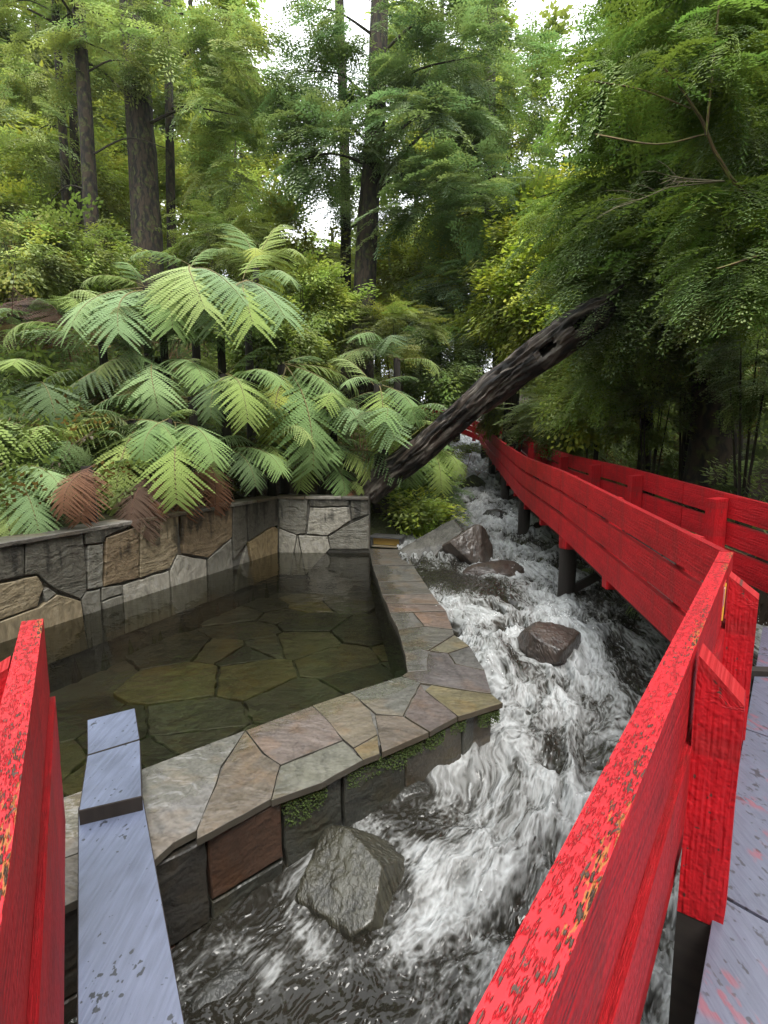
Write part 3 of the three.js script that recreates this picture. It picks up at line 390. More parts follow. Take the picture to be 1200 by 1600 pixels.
  while (c < N && guard++ < 400000) { const i = Math.floor(rnd() * R * 0.8), j = Math.floor(rnd() * (CN + 1)), k = i * w1 + j, u = j / CN, v = i / (R - 1), f = foam[Math.min(TH - 1, Math.floor(v * TH)) * TW + Math.min(TW - 1, Math.floor(u * TW))]; if (f < 0.75 || P[3 * k + 1] - level(-P[3 * k + 2]) < 0.035) continue; if (inPoly(dry, P[3 * k], P[3 * k + 2])) continue; const s = rr(0.0012, 0.004) * (1 + A[i] * 0.04); o.position.set(P[3 * k] + rr(-0.02, 0.02), P[3 * k + 1] + Math.pow(rnd(), 2) * 0.07, P[3 * k + 2] + rr(-0.02, 0.02)); o.scale.set(s, s * rr(0.8, 1.6), s); o.rotation.set(rnd() * 3, rnd() * 3, 0); o.updateMatrix(); drop.setMatrixAt(c++, o.matrix); }
  drop.count = c; tag(drop, 'white droplets thrown up by the rapids', 'spray', null, 'stuff'); scene.add(drop);
}

// ------------------------------------------------------------------ rocks
const rockTex = tex(512, 512, (u, v, c) => { const m = fbm(u * 8, v * 8, 4, 141, 8, 8), f = fbm(u * 60, v * 60, 3, 142, 60, 60), k = 0.1 + 1.15 * m + 0.7 * (f - 0.5); const ve = smooth(0.03, 0.0, Math.abs(fbm(u * 5 + 3, v * 5 + m, 4, 143) - 0.5)) * 0.25, k2 = k * (1 - ve * 0.6); setc(c, k2 * 1.02, k2, k2 * 0.95); });
const wet = (r, g, b, ro = 0.3) => phy({ color: rgb(r, g, b), map: rockTex, bumpMap: rockTex, bumpScale: 0.02, roughness: ro + 0.2, clearcoat: 0.4, clearcoatRoughness: 0.22 });
function rock(label, pos, size, turn, m, seed, flat = 0.5, name = 'boulder', group, faces) {
  let g = new THREE.IcosahedronGeometry(1, 20); const p = g.attributes.position, cuts = []; const R0 = mulberry(seed); for (let i = 0; i < 13; i++) { const n = V(R0() - 0.5, (R0() - 0.5) * 0.9, R0() - 0.5).normalize(); cuts.push([n, 0.5 + 0.34 * R0()]); } if (faces) { cuts.length = 0; for (const [x, y, z, d] of faces) cuts.push([V(x, y, z).normalize(), d]); }
  const uv = []; const q = V(0, 0, 0);
  for (let i = 0; i < p.count; i++) { q.set(p.getX(i), p.getY(i), p.getZ(i)); let k = 1; for (const [n, d] of cuts) { const t = q.dot(n); if (t > 0.01) k = Math.min(k, lerp(1, Math.min(1, d / t), Math.min(1, flat + 0.3))); } k *= 1.2 + 0.14 * (fbm3(q.x * 2.3 + seed, q.y * 2.3, q.z * 2.3, 4, seed) - 0.5) + 0.1 * (fbm3(q.x * 7, q.y * 7 + seed, q.z * 7, 3, seed) - 0.5); q.multiplyScalar(k); p.setXYZ(i, q.x * size[0], q.y * size[1], q.z * size[2]); uv.push(q.x * size[0] + q.y * 0.4 * size[1], q.z * size[2] + q.y * 0.4 * size[1]); }
  g.setAttribute('uv', new THREE.Float32BufferAttribute(uv, 2)); g.deleteAttribute('normal'); g = mergeVertices(g, 1e-5); g.computeVertexNormals();
  const o = part(numbered(name), g, m, scene); o.position.copy(pos); o.rotation.set(...turn); tag(o, label, 'rock', group); return o;
}
const wy = (px, py, lift = 0) => { let p = onY(px, py, -0.5); for (let i = 0; i < 12; i++) p = onY(px, py, level(-p.z) + lift); return p; };
const rk = { grey: wet(0.055, 0.053, 0.037), brown: wet(0.055, 0.038, 0.03), slateRock: wet(0.105, 0.1, 0.088, 0.5), rust: wet(0.075, 0.055, 0.043, 0.45), mossy: std({ color: rgb(0.05, 0.062, 0.02), map: rockTex, bumpMap: rockTex, bumpScale: 0.05, roughness: 0.95 }), dark: wet(0.035, 0.035, 0.03) };
rock('wet grey-green boulder in the stream below the pool wall', wy(562, 1390, -0.07), [0.38, 0.29, 0.36], [0, 0, 0], rk.grey, 52, 0.7, 'boulder', undefined, [[-0.25, 0.9, 0.42, 0.48], [0.8, 0.42, 0.35, 0.5], [-0.55, 0.05, 0.8, 0.66], [0.3, 0.0, 0.95, 0.7], [0, 0.35, -1, 0.62], [-1, 0.3, -0.2, 0.68], [0.9, 0.1, -0.5, 0.66], [0.45, 0.75, -0.2, 0.56]]);
rock('dark brown wet boulder in the middle of the rapids', wy(858, 1012), [0.36, 0.27, 0.27], [0.1, 0.3, 0.05], rk.brown, 9, 0.5);
rock('tilted pale grey slab of rock at the end of the pool wall', wy(684, 862, 0.1).add(V(-0.03, 0.06, -0.15)), [0.62, 0.26, 0.36], [0.3, 0.45, 0.36], rk.slateRock, 14, 0.85, 'rock_slab', undefined, [[0.1, 1, 0.1, 0.4], [0, -1, 0.1, 0.5], [0.25, 0.1, 1, 0.55], [0.6, 0.1, 0.8, 0.66], [1, 0.2, 0.1, 0.74], [-1, 0.1, 0.3, 0.75], [-0.4, 0.3, 1, 0.64], [0, 0.2, -1, 0.6], [-0.3, 0.9, 0.5, 0.48]]);
rock('rust brown angular rock leaning beside the tilted slab', wy(733, 866, 0.1).add(V(0, 0.05, -0.1)), [0.36, 0.36, 0.3], [0.3, 0.2, -0.5], rk.rust, 17, 0.85);
rock('low dark rock washed over by the stream beside the rust brown rock', wy(770, 892, 0), [0.42, 0.13, 0.3], [0, 0.4, 0], rk.brown, 21, 0.3);
rock('rounded mossy boulder in the upper rapids', wy(738, 760, 0.05), [0.42, 0.3, 0.36], [0, 0.8, 0.1], rk.mossy, 23, 0.3);
rock('large dark mossy boulder on the bank beneath the fallen log', wy(712, 742, 0.2).add(V(-0.05, 0.2, -0.3)), [0.5, 0.75, 0.5], [0, 0.3, 0.1], rk.mossy, 27, 0.4);
rock('small dark stone at the water edge above the tilted slab', wy(692, 806, 0.05), [0.24, 0.24, 0.2], [0, 0.1, 0.1], rk.dark, 31, 0.4, 'stone');
rock('dark rock under the water in front of the blue plank', wy(345, 1560, -0.12), [0.26, 0.11, 0.17], [0.05, 0.5, 0.05], rk.dark, 35, 0.6);
rock('low dark rock under the foam at the foot of the pool wall corner', wy(640, 1250, -0.1), [0.2, 0.11, 0.16], [0, 0.3, 0], rk.dark, 37, 0.4);
rock('dark wet rock beside the second bridge piling', wy(775, 808, 0), [0.34, 0.2, 0.25], [0, 0.5, 0], rk.dark, 39, 0.4);
for (const [px, py, s, sd_] of [[838, 800, 0.3, 41], [700, 716, 0.5, 43], [752, 722, 0.45, 44], [712, 700, 0.6, 45]]) { const p = wy(px, py, 0); rock(`dark stone breaking the far rapids ${['beside a bridge piling', 'near the mossy bank', 'under the far bridge', 'at the bend'][[41, 43, 44, 45].indexOf(sd_)]}`, p, [s, s * 0.55, s * 0.8], [0, sd_, 0], rk.dark, sd_, 0.4); }

// ------------------------------------------------------------------ red footbridge
const topL = [[1135, 862, 3.2], [880, 736, 6.8], [840, 721, 8.4], [820, 713, 9.6], [805, 704, 10.9], [785, 690, 13.6], [765, 675, 18], [750, 660, 24]].map((q) => at(...q)), topR = [[1330, 820, 4.0], [1215, 791, 4.9], [1075, 755, 6.1], [975, 729, 7.8], [890, 710, 10.4], [850, 695, 13], [815, 677, 17.5], [782, 658, 24], [760, 655, 26]].map((q) => at(...q));
const bendL = [at(750, 660, 24), at(722, 650, 25), at(690, 640, 26), at(640, 632, 27.5)];
const sL = [topL[0], ...smoothLine(topL.slice(1), 40)], sR = smoothLine(topR, 50), RH = 0.8;
function railing(name, label, line, cuts, thick, boards, postSide, postsAt, worn, postW, out) {
  const t = thing(name, label, 'railing'); const top = worn ? M.redWorn : M.red;
  for (let c = 0; c + 1 < cuts.length; c++) { const pts = along(line, cuts[c] + 0.006, cuts[c + 1] - 0.006, 0.3); boards.forEach(([drop, h, off, th], b) => { const g = sweep(pts, off, drop, h, th ?? thick); const m = part('rail_board', g, [M.red, b ? M.red : top], t); m.castShadow = true; }); }
  for (const [s, over, y0, slant, paint] of postsAt) {
    const [p, q] = along(line, s, s + 0.05, 99), d = q.clone().sub(p); d.y = 0; d.normalize(); const nrm = V(-d.z, 0, d.x).multiplyScalar(postSide > 0 ? 1 : -1), c = p.clone().addScaledVector(nrm, Math.abs(postSide));
    const m = part('post', postGeo(postW, paint ?? y0, c.y + over, slant, s + 1), M.red, t); m.position.set(c.x, 0, c.z); m.rotation.y = Math.atan2(-nrm.z, nrm.x);
    if (paint !== undefined) { const f = part('post_foot', postGeo(postW * 0.985, y0, paint - 0.002, 0, s + 2), M.darkWood, t); f.position.set(c.x, 0, c.z); f.rotation.y = m.rotation.y; }
  }
  return t;
}
const projX = (p) => { const r = p.clone().sub(EY); return CX + F * r.x / r.dot(FW); };
function sAt(line, px, from = 0) { const L = lengthOf(line); let best = from, e = 1e9; for (let q = from; q < L; q += 0.03) { const [p] = along(line, q, q + 0.01, 99), d = Math.abs(projX(p) - px); if (d < e) { e = d; best = q; } } return best; }
const B3 = [[0, 0.236, 0], [0.281, 0.228, 0], [0.554, 0.246, 0]];
const LL = lengthOf(sL), LR = lengthOf(sR), L1 = topL[0].distanceTo(topL[1]);
const postsOn = (line, from, to, step, over) => { const o = []; for (let s = from; s < to; s += step) { const [p] = along(line, s, s + 0.01, 99); o.push([s, over, p.y - 0.95, 0]); } return o; };
railing('bridge_railing', 'red three-board railing on the stream side of the winding footbridge', sL, [0, L1, L1 + 3.4, L1 + 7, L1 + 11, LL], 0.05, B3, 0.09, postsOn(sL, 0.6, LL, 1.5, -0.05), false, 0.12);
railing('bridge_railing', 'red board railing with square posts on the bank side of the footbridge', sR, [0, 2.2, 4.6, 7.4, 10.5, 14, 18, LR], 0.05, B3, -0.1, [1141, 1010, 944, 893, 861, 840, 820, 806, 794, 786, 779].map((px) => { const q = sAt(sR, px - 4, 0.6), [p] = along(sR, q, q + 0.01, 99); return [q, -0.045, p.y - 0.95, 0.012]; }), false, 0.14);
railing('bridge_railing', 'far stretch of red railing turning away behind the fallen log', bendL, [0, lengthOf(bendL)], 0.05, B3, 0.09, postsOn(bendL, 0.5, lengthOf(bendL), 1.6, -0.05), false, 0.12);
{
  const t = thing('footbridge', 'winding timber footbridge on dark pilings standing in the stream', 'footbridge');
  // deck boards laid across, following the rise
  const n = 74; let prev = null; const da = along(sL, 0.02, LL, LL / n), db = along(sR, 1.0, LR, (LR - 1.0) / n);
  const bm = [M.deck, M.darkWood];
  for (let i = 0; i < n; i++) {
    const ia = da[i], ib = db[Math.min(i, db.length - 1)], a = ia.clone().lerp(ib, 0.06), b = ib.clone().lerp(ia, 0.06), ja = da[i + 1], jb = db[Math.min(i + 1, db.length - 1)]; if (!ja || !jb) continue; const a2 = ja.clone().lerp(jb, 0.06), b2 = jb.clone().lerp(ja, 0.06); const k = 0.975, q = [a, b, b.clone().lerp(b2, k), a.clone().lerp(a2, k)];
    const yy = (a.y + b.y) / 2 - 0.79 + 0.006 * (h2(i, 1, 3) - 0.5), s = new THREE.Shape(); q.forEach((p, j) => j ? s.lineTo(p.x, -p.z) : s.moveTo(p.x, -p.z)); const g = new THREE.ExtrudeGeometry(s, { depth: 0.04, bevelEnabled: false }); g.rotateX(-Math.PI / 2); g.translate(0, yy - 0.04, 0); part('deck_board', g, bm[1], t);
  }
  const under = (line, off) => line.map((p, i) => { const a = line[Math.max(0, i - 1)], b = line[Math.min(line.length - 1, i + 1)], d = b.clone().sub(a); d.y = 0; d.normalize(); return p.clone().add(V(-d.z * off, -0.832, d.x * off)); });
  part('stringer', sweep(under(along(sL, 0.05, LL, 0.4), 0.2), 0, 0, 0.16, 0.09), M.darkWood, t); part('stringer', sweep(under(along(sR, 1.0, LR, 0.4), -0.2), 0, 0, 0.16, 0.09), M.darkWood, t);
  { const q = sAt(sL, 955, 0.5), [p, p2] = along(sL, q, q + 0.05, 99), d = p2.clone().sub(p).setY(0).normalize(), nn = V(-d.z, 0, d.x), c = p.clone().addScaledVector(nn, 0.35), m = part('hanging_post', postGeo(0.15, p.y - 1.1, p.y - 0.74, 0, 3), M.red, t); m.position.set(c.x, 0, c.z); }
  // pilings in pairs with cross pieces
  for (const s of [0.3, ...[878, 812, 784, 764, 753].map((px) => sAt(sL, px, 0.5)), LL - 1]) {
    const [p, p2] = along(sL, s, s + 0.05, 99), d = p2.clone().sub(p).setY(0).normalize(), nn = V(-d.z, 0, d.x), a = p.clone().addScaledVector(nn, 0.12), b = p.clone().addScaledVector(nn, 1.05), w = 0.21; const yb = (q) => Math.min(ground(q.x, q.z), level(-q.z) - 0.3) - 0.1;
    const pil = [];
    for (const q of [a, b]) { const y0 = yb(q), y1 = p.y - 0.835; const pts = []; for (let i = 0; i <= 5; i++) pts.push(V(q.x, lerp(y0, y1, i / 5), q.z)); const o = part('piling', tube(pts, pts.map(() => w / 2 * 1.06), 14, 0.14, s), M.darkWood, t); pil.push(V(q.x, y1, q.z)); if (q === a && s < 5) { const pr = pts.slice(-2).map((v, i) => i ? v : v.lerp(pts[5], 0.35)); part('painted_head', tube([pr[0], pr[1]], [w / 2 * 1.1, w / 2 * 1.1], 10, 0.03, s), M.red, t); } }
    part('cross_beam', beam(pil[0].clone().add(V(0, -0.1, 0)).addScaledVector(nn, -0.05), pil[1].clone().add(V(0, -0.1, 0)), 0.08, 0.14), M.darkWood, t);
    part('brace', beam(V(a.x, level(-a.z) + 0.02, a.z).addScaledVector(nn, 0.05), pil[1].clone().add(V(0, -0.18, 0)), 0.06, 0.1), M.darkWood, t);
  }
}

// ------------------------------------------------------------------ near walkway: railings and deck
const cornerP = topL[0].clone(); const nearEnd = V(-0.62, 0.88, 0.5); nearEnd.copy(onY(845, 1600, 0.88)).add(V(0, 0, 0)); 
const railA = onY(1118, 900, 0.88), railB = onY(790, 1600, 0.88), rdir = railB.clone().sub(cornerP).setY(0).normalize(), nearLine = [V(cornerP.x, 0.88, cornerP.z).addScaledVector(rdir, -0.03), V(railB.x, 0.88, railB.z).addScaledVector(rdir, 0.9)];
{
  const Ln = lengthOf(nearLine), s1 = 0.36; // the cap is jointed once near the corner
  const t = railing('walkway_railing', 'near red railing with paint flaking off its worn top edge', nearLine, [0, s1, Ln], 0.07, [[0, 0.29, 0, 0.07], [0.31, 0.25, -0.022, 0.062], [0.58, 0.25, 0, 0.06]], -0.115, [[0.48, -0.03, -1.2, 0.1, -0.02], [1.8, -0.005, -1.3, 0.13, -0.02]], true, 0.13);
  // small sign plate on the inner face by the corner
  const u = rdir.clone(), n = V(-rdir.z, 0, rdir.x); const inner = n.dot(V(0, 0, 1)) > 0 || n.x > 0 ? n : n; const [c0] = along(nearLine, 0.62, 0.63, 99); const nn = V(0.812, 0, 0.584); const sgn = inner.dot(nn) > 0 ? inner : inner.clone().negate();
  const s = thing('notice_plate', 'small red notice plate with a yellow slash on the railing near its corner', 'sign'); const M4 = new THREE.Matrix4().makeBasis(sgn.clone().cross(V(0, 1, 0)).negate(), V(0, 1, 0), sgn);
  const pl = part('plate', new THREE.BoxGeometry(0.16, 0.2, 0.004), phy({ color: rgb(0.55, 0.06, 0.06), roughness: 0.25, clearcoat: 0.6 }), s); const yl = new THREE.BoxGeometry(0.022, 0.19, 0.003); yl.rotateZ(-0.35); yl.translate(0.01, 0, 0.0038); part('yellow_stripe', yl, phy({ color: rgb(0.75, 0.42, 0.04), roughness: 0.3 }), s); const pk = new THREE.BoxGeometry(0.05, 0.09, 0.003); pk.translate(-0.045, 0.04, 0.0036); part('pale_mark', pk, phy({ color: rgb(0.6, 0.3, 0.3), roughness: 0.3 }), s);
  s.position.copy(c0).add(V(0, -0.15, 0)).addScaledVector(sgn, 0.0375); s.quaternion.setFromRotationMatrix(M4);
}
{
  // left railing beside the step plank
  const a = onY(51, 968, 0.88), b = onY(8, 1187, 0.88), d = b.clone().sub(a).setY(0).normalize(), line = [a, b.clone().addScaledVector(d, 1.1)];
  railing('walkway_railing', 'red railing beside the blue-grey plank, seen from above with a flaking top edge', line, [0, lengthOf(line)], 0.068, [[0, 0.29, 0, 0.068], [0.31, 0.25, -0.018, 0.064], [0.58, 0.25, -0.018, 0.06]], 0.1, [[0.36, -0.02, -1.35, 0.06], [1.5, -0.02, -1.35, 0.06]], true, 0.11);
}
{
  // deck boards of the near walkway
  const e0 = onY(1095, 1600, 0), e1 = onY(1180, 1075, 0), ed = e1.clone().sub(e0).setY(0).normalize(), j0 = onY(1120, 1395, 0), j1 = onY(1200, 1440, 0), jd = j1.clone().sub(j0).setY(0).normalize(), t = thing('walkway_deck', 'blue-grey painted boardwalk with worn red smears at the photo edge', 'boardwalk');
  const cuts = [-1.9, -1.25, -0.62, 0, 0.66, 1.32, 1.98, 2.6, 3.3];
  for (let i = 0; i + 1 < cuts.length; i++) { const A = j0.clone().addScaledVector(ed, cuts[i] + 0.004), B = j0.clone().addScaledVector(ed, cuts[i + 1] - (i === 2 ? 0.008 : 0.003)), W = 2.1; const o = [A, A.clone().addScaledVector(jd, W), B.clone().addScaledVector(jd, W), B]; const s = new THREE.Shape(); o.forEach((p, k) => k ? s.lineTo(p.x, -p.z) : s.moveTo(p.x, -p.z)); const g = new THREE.ExtrudeGeometry(s, { depth: 0.045, bevelEnabled: true, bevelSize: 0.002, bevelThickness: 0.002, bevelOffset: -0.002, bevelSegments: 1 }); g.rotateX(-Math.PI / 2); g.translate(0, -0.045 + 0.003 * (i % 2), 0); shiftUV(g, i * 0.31, i * 0.17); part('deck_board', g, M.deck, t); }
  for (const w of [0.12, 0.9]) part('joist', beam(j0.clone().addScaledVector(ed, -1.85).addScaledVector(jd, w).setY(-0.12), j0.clone().addScaledVector(ed, 2.5).addScaledVector(jd, w).setY(-0.12), 0.09, 0.14), M.darkWood, t);
  for (const [w, s] of [[0.12, -1.2], [0.9, -1.2], [0.12, 1.9], [0.9, 1.9]]) { const p = j0.clone().addScaledVector(ed, s).addScaledVector(jd, w); part('piling', tube([V(p.x, -1.9, p.z), V(p.x, -1, p.z), V(p.x, -0.19, p.z)], [0.08, 0.08, 0.08], 8, 0.05, 3), M.darkWood, t); }
}
{
  // blue-grey plank and step leading to the pool
  const Y1 = -0.24, Y2 = -0.165; const pl = (name, pts, y, th, label, seed) => { const t = thing(name, label, 'plank'); const o = pts.map(([x, yy]) => { const p = onY(x, yy, y); return [p.x, -p.z]; }); const s = new THREE.Shape(); o.forEach((p, i) => i ? s.lineTo(...p) : s.moveTo(...p)); const g = new THREE.ExtrudeGeometry(s, { depth: th, bevelEnabled: true, bevelSize: 0.004, bevelThickness: 0.004, bevelOffset: -0.004, bevelSegments: 1 }); g.rotateX(-Math.PI / 2); g.translate(0, y - th, 0); shiftUV(g, seed, seed); part('board', g, [M.blue, M.darkWood], t); return t; };
  const low = pl('plank', [[122, 1262], [222, 1238], [296, 1640], [120, 1640]], Y1, 0.1, 'long blue-grey plank with chipped paint running out to the pool wall', 0.2);
  const a = onY(208, 1640, Y1), far = onY(172, 1250, Y1), d = a.clone().sub(far).normalize(), P0 = a.clone().addScaledVector(d, 0.4); low.children[0].name = 'board';
  part('bearer', beam(V(a.x, -0.42, a.z).addScaledVector(d, -0.1), V(P0.x, -0.42, P0.z), 0.12, 0.16), M.darkWood, low); part('leg', tube([V(a.x, -1.6, a.z), V(a.x, -0.9, a.z), V(a.x, -0.345, a.z)], [0.07, 0.07, 0.07], 8, 0.05, 5), M.darkWood, low);
  const st = pl('step_plank', [[136, 1182], [219, 1157], [222, 1245], [123, 1268]], Y2, 0.07, 'short blue-grey board lying on the end of the long plank', 0.7); st.children[0].name = 'board';
  const en = pl('step_plank', [[136, 1126], [211, 1107], [218.5, 1155.5], [136.5, 1180.5]], Y2 - 0.012, 0.08, 'outermost blue-grey board reaching over the pool water', 0.4); en.children[0].name = 'board';
  for (const g of [st, en]) { const c = g === st ? onY(176, 1212, Y2) : onY(176, 1150, Y2); part('bearer', new THREE.BoxGeometry(0.2, 0.12, 0.14).translate(c.x, Y2 - (g === st ? 0.132 : 0.153), c.z), M.darkWood, g); }
}
{
  // box with a yellow recessed front standing on the end of the coping
  const a = onY(579, 854, COP), b = onY(626, 857, COP), d = b.clone().sub(a), w = d.length(), t = thing('step_box', 'small slate-topped box with a yellow recessed front at the end of the pool wall', 'box', null, a.clone().lerp(b, 0.5)); t.rotation.y = Math.atan2(-d.z, d.x);
  const sl = slate(0.09, 0.09, 0.09), yw = std({ color: rgb(0.42, 0.27, 0.06), map: woodMap, roughness: 0.6 }); yw.map = null; const h = 0.19, dp = 0.26;
  part('top', new THREE.BoxGeometry(w + 0.04, 0.03, dp + 0.03).translate(0, h - 0.015, -dp / 2), sl, t); part('back', new THREE.BoxGeometry(w - 0.06, h - 0.062, dp - 0.08).translate(0, h / 2, -dp / 2 - 0.03), yw, t); part('side', new THREE.BoxGeometry(0.028, h - 0.032, dp).translate(-w / 2 + 0.014, h / 2 - 0.015, -dp / 2), sl, t); part('side', new THREE.BoxGeometry(0.028, h - 0.032, dp).translate(w / 2 - 0.014, h / 2 - 0.015, -dp / 2), sl, t); part('sill', new THREE.BoxGeometry(w - 0.058, 0.022, dp).translate(0, 0.012, -dp / 2), slate(0.3, 0.25, 0.16), t);
}

// ------------------------------------------------------------------ leaves
class Leaves {
  constructor() { this.P = []; this.N = []; this.I = []; }
  kite(a, dir, up, len, wid, fold = 0.25) {   // a folded leaf of four corners and a midrib
    const s = dir.clone().cross(up).normalize(), m = a.clone().addScaledVector(dir, len * 0.45), t = a.clone().addScaledVector(dir, len), l = m.clone().addScaledVector(s, wid / 2).addScaledVector(up, -fold * wid), r = m.clone().addScaledVector(s, -wid / 2).addScaledVector(up, -fold * wid), b = this.P.length / 3;
    for (const q of [a, l, t, r]) { this.P.push(q.x, q.y, q.z); } const n1 = up.clone().addScaledVector(s, 0.35).normalize(), n2 = up.clone().addScaledVector(s, -0.35).normalize(); for (const n of [up, n1, up, n2]) this.N.push(n.x, n.y, n.z); this.I.push(b, b + 1, b + 2, b, b + 2, b + 3);
  }
  geo() { const g = new THREE.BufferGeometry(); g.setAttribute('position', new THREE.Float32BufferAttribute(this.P, 3)); g.setAttribute('normal', new THREE.Float32BufferAttribute(this.N, 3)); g.setIndex(this.I); return g; }
}
// a spray one metre long along +z
function coniferSpray(seed, droop, twigs, lf, lw, ang = 0.9) {
  const R = mulberry(seed), L = new Leaves();
  const axis = (t) => V(0.06 * Math.sin(t * 5 + seed), -droop * t * t, t);
  for (let i = 0; i < twigs; i++) for (const sd_ of [-1, 1]) {
    const t = (i + 0.5 + 0.4 * (R() - 0.5)) / twigs, o = axis(t), len = (0.42 * (1 - t * 0.72) + 0.05) * (0.7 + 0.5 * R()), a = ang + 0.3 * (R() - 0.5), dir = V(sd_ * Math.sin(a), 0.12 * (R() - 0.5) - droop * t * 0.9, Math.cos(a)).normalize(), n = Math.max(3, Math.round(len / lf * 2.1));
    for (let k = 0; k < n; k++) { const q = (k + 0.3) / n, p = o.clone().addScaledVector(dir, len * q).add(V(0, -droop * 0.35 * q * q * len * 2, 0)); const side = k % 2 ? 1 : -1, s = V(dir.z, 0, -dir.x).multiplyScalar(side); const ld = dir.clone().multiplyScalar(0.65).addScaledVector(s, 0.75).add(V(0, 0.35 * (R() - 0.6), 0)).normalize(); L.kite(p, ld, V(0.3 * (R() - 0.5), 1, 0.3 * (R() - 0.5)).normalize(), lf * (0.8 + 0.5 * R()), lw * (0.8 + 0.5 * R())); }
  }
  return L.geo();
}
function broadSpray(seed, n, lf, lw) {
  const R = mulberry(seed), L = new Leaves();
  for (let i = 0; i < n; i++) { const t = Math.pow(R(), 0.7), o = V((R() - 0.5) * 0.75 * (0.3 + t), (R() - 0.5) * 0.45 - 0.2 * t * t, t); const dir = V((R() - 0.5) * 1.8, -0.25 + 0.6 * (R() - 0.5), 0.5 + R()).normalize(); L.kite(o, dir, V(0.8 * (R() - 0.5), 1, 0.8 * (R() - 0.5)).normalize(), lf * (0.7 + 0.6 * R()), lw * (0.7 + 0.6 * R()), 0.15); }
  return L.geo();
}
const SP = {
  con: [coniferSpray(1, 0.28, 8, 0.13, 0.046), coniferSpray(2, 0.45, 8, 0.13, 0.046), coniferSpray(3, 0.15, 7, 0.14, 0.05)],
  fine: [coniferSpray(4, 0.5, 9, 0.11, 0.04), coniferSpray(5, 0.75, 9, 0.11, 0.04)],
  broad: [broadSpray(6, 70, 0.17, 0.09), broadSpray(7, 60, 0.19, 0.095)],
  far: [coniferSpray(8, 0.4, 5, 0.22, 0.09), broadSpray(9, 42, 0.24, 0.12)],
};
// crowns: clumps of sprays in a set of ellipsoids, turned outwards and hanging a little
const up0 = V(0, 1, 0), fz = V(0, 0, 1);
function crown(parent, blobs, kind, mat, size, tone, seed, origin) {
  const R = mulberry(seed), variants = SP[kind], lists = variants.map(() => []); const o = new THREE.Object3D(), q = V(0, 0, 0), dir = V(0, 0, 0);
  for (const [c, rx, ry, rz, clumps, per] of blobs) for (let k = 0; k < clumps; k++) {
    const th = R() * 6.283, cz = R() * 2 - 1, s = Math.sqrt(1 - cz * cz), rad = 0.35 + 0.65 * Math.sqrt(R()); const m = V(c.x + rx * rad * s * Math.cos(th), c.y + ry * rad * cz, c.z + rz * rad * s * Math.sin(th)), outw = V(s * Math.cos(th), cz * 0.35, s * Math.sin(th)).normalize(), shade = 0.62 + 0.75 * R();
    for (let i = 0; i < per; i++) {
      q.copy(m).add(V((R() - 0.5), (R() - 0.5) * 0.6, (R() - 0.5)).multiplyScalar(size * 0.85)); dir.copy(outw).add(V(R() - 0.5, (R() - 0.5) * 0.5 - 0.12, R() - 0.5).multiplyScalar(1.5)).normalize(); const x = up0.clone().cross(dir).normalize(), y = dir.clone().cross(x), sc = size * (0.6 + 0.7 * R());
      const m4 = new THREE.Matrix4().makeBasis(x.multiplyScalar(sc), y.multiplyScalar(sc), dir.clone().multiplyScalar(sc)).setPosition(q.x - origin.x, q.y - origin.y, q.z - origin.z), v = 0.8 + 0.4 * R(), w = R();
      lists[Math.floor(R() * variants.length)].push([m4, rgb(tone[0] * shade * v * (1 + 0.3 * (w - 0.5)), tone[1] * shade * v, tone[2] * shade * v * (1 - 0.3 * (w - 0.5)))]);
    }
  }
  lists.forEach((l, i) => { if (!l.length) return; const im = new THREE.InstancedMesh(variants[i], mat, l.length); im.name = 'foliage'; im.userData.kind = 'stuff'; im.castShadow = im.receiveShadow = true; l.forEach(([m, c], k) => { im.setMatrixAt(k, m); im.setColorAt(k, c); }); parent.add(im); });
}
// a tree: trunk through given points (as seen, with depth), limbs, crown blobs (px, py, depth, rx, ry in px, clumps)
function tree(name, label, group, pts, r0, r1, limbs, blobs, kind, mat, size, tone, seed, bark = M.bark) {
  const w = pts.map((p) => p.isVector3 ? p : at(...p)), b = w[0].clone(), gy = ground(b.x, b.z); const foot = V(b.x, Math.min(gy - 0.25, b.y), b.z), line = smoothLine([foot, ...(b.y - foot.y > 0.4 ? [b] : []), ...w.slice(1)], 22);
  const t = thing(name, label, 'tree', group, foot), loc = (l) => l.map((p) => p.clone().sub(foot)); part('trunk', tube(loc(line), line.map((_, i) => lerp(r0, r1, i / 22) * (1 + 0.45 * Math.exp(-i * 0.9))), 12, 0.16, seed, 1), bark, t);
  for (const l of limbs) { const p = l.slice(0, -1).map((q) => q.isVector3 ? q : at(...q)), s = smoothLine(p, 9); part('limb', tube(loc(s), s.map((_, i) => lerp(l[l.length - 1], 0.008, i / 9)), 5, 0.2, seed + 1), bark, t); }
  const bl = blobs.map(([px, py, d, rx, ry, n, per = 10]) => [at(px, py, d), rx * d / F, ry * d / F, Math.max(rx, ry) * 0.7 * d / F, n, per]); crown(t, bl, kind, mat, size, tone, seed, foot);
  return t;
}
function autoLimbs(pts, n, reach, seed, r) { const R = mulberry(seed), w = pts.map((p) => at(...p)), line = smoothLine(w, 30), o = []; for (let i = 0; i < n; i++) { const k = 8 + Math.floor(R() * 22), a = line[k], th = R() * 6.28, L = reach * (0.5 + R()); const d = V(Math.cos(th), 0.15, Math.sin(th) * 0.8); o.push([a.clone(), a.clone().addScaledVector(d, L * 0.5).add(V(0, 0.1 * L, 0)), a.clone().addScaledVector(d, L).add(V(0, -0.12 * L, 0)), r * (0.5 + 0.5 * R())]); } return o; }

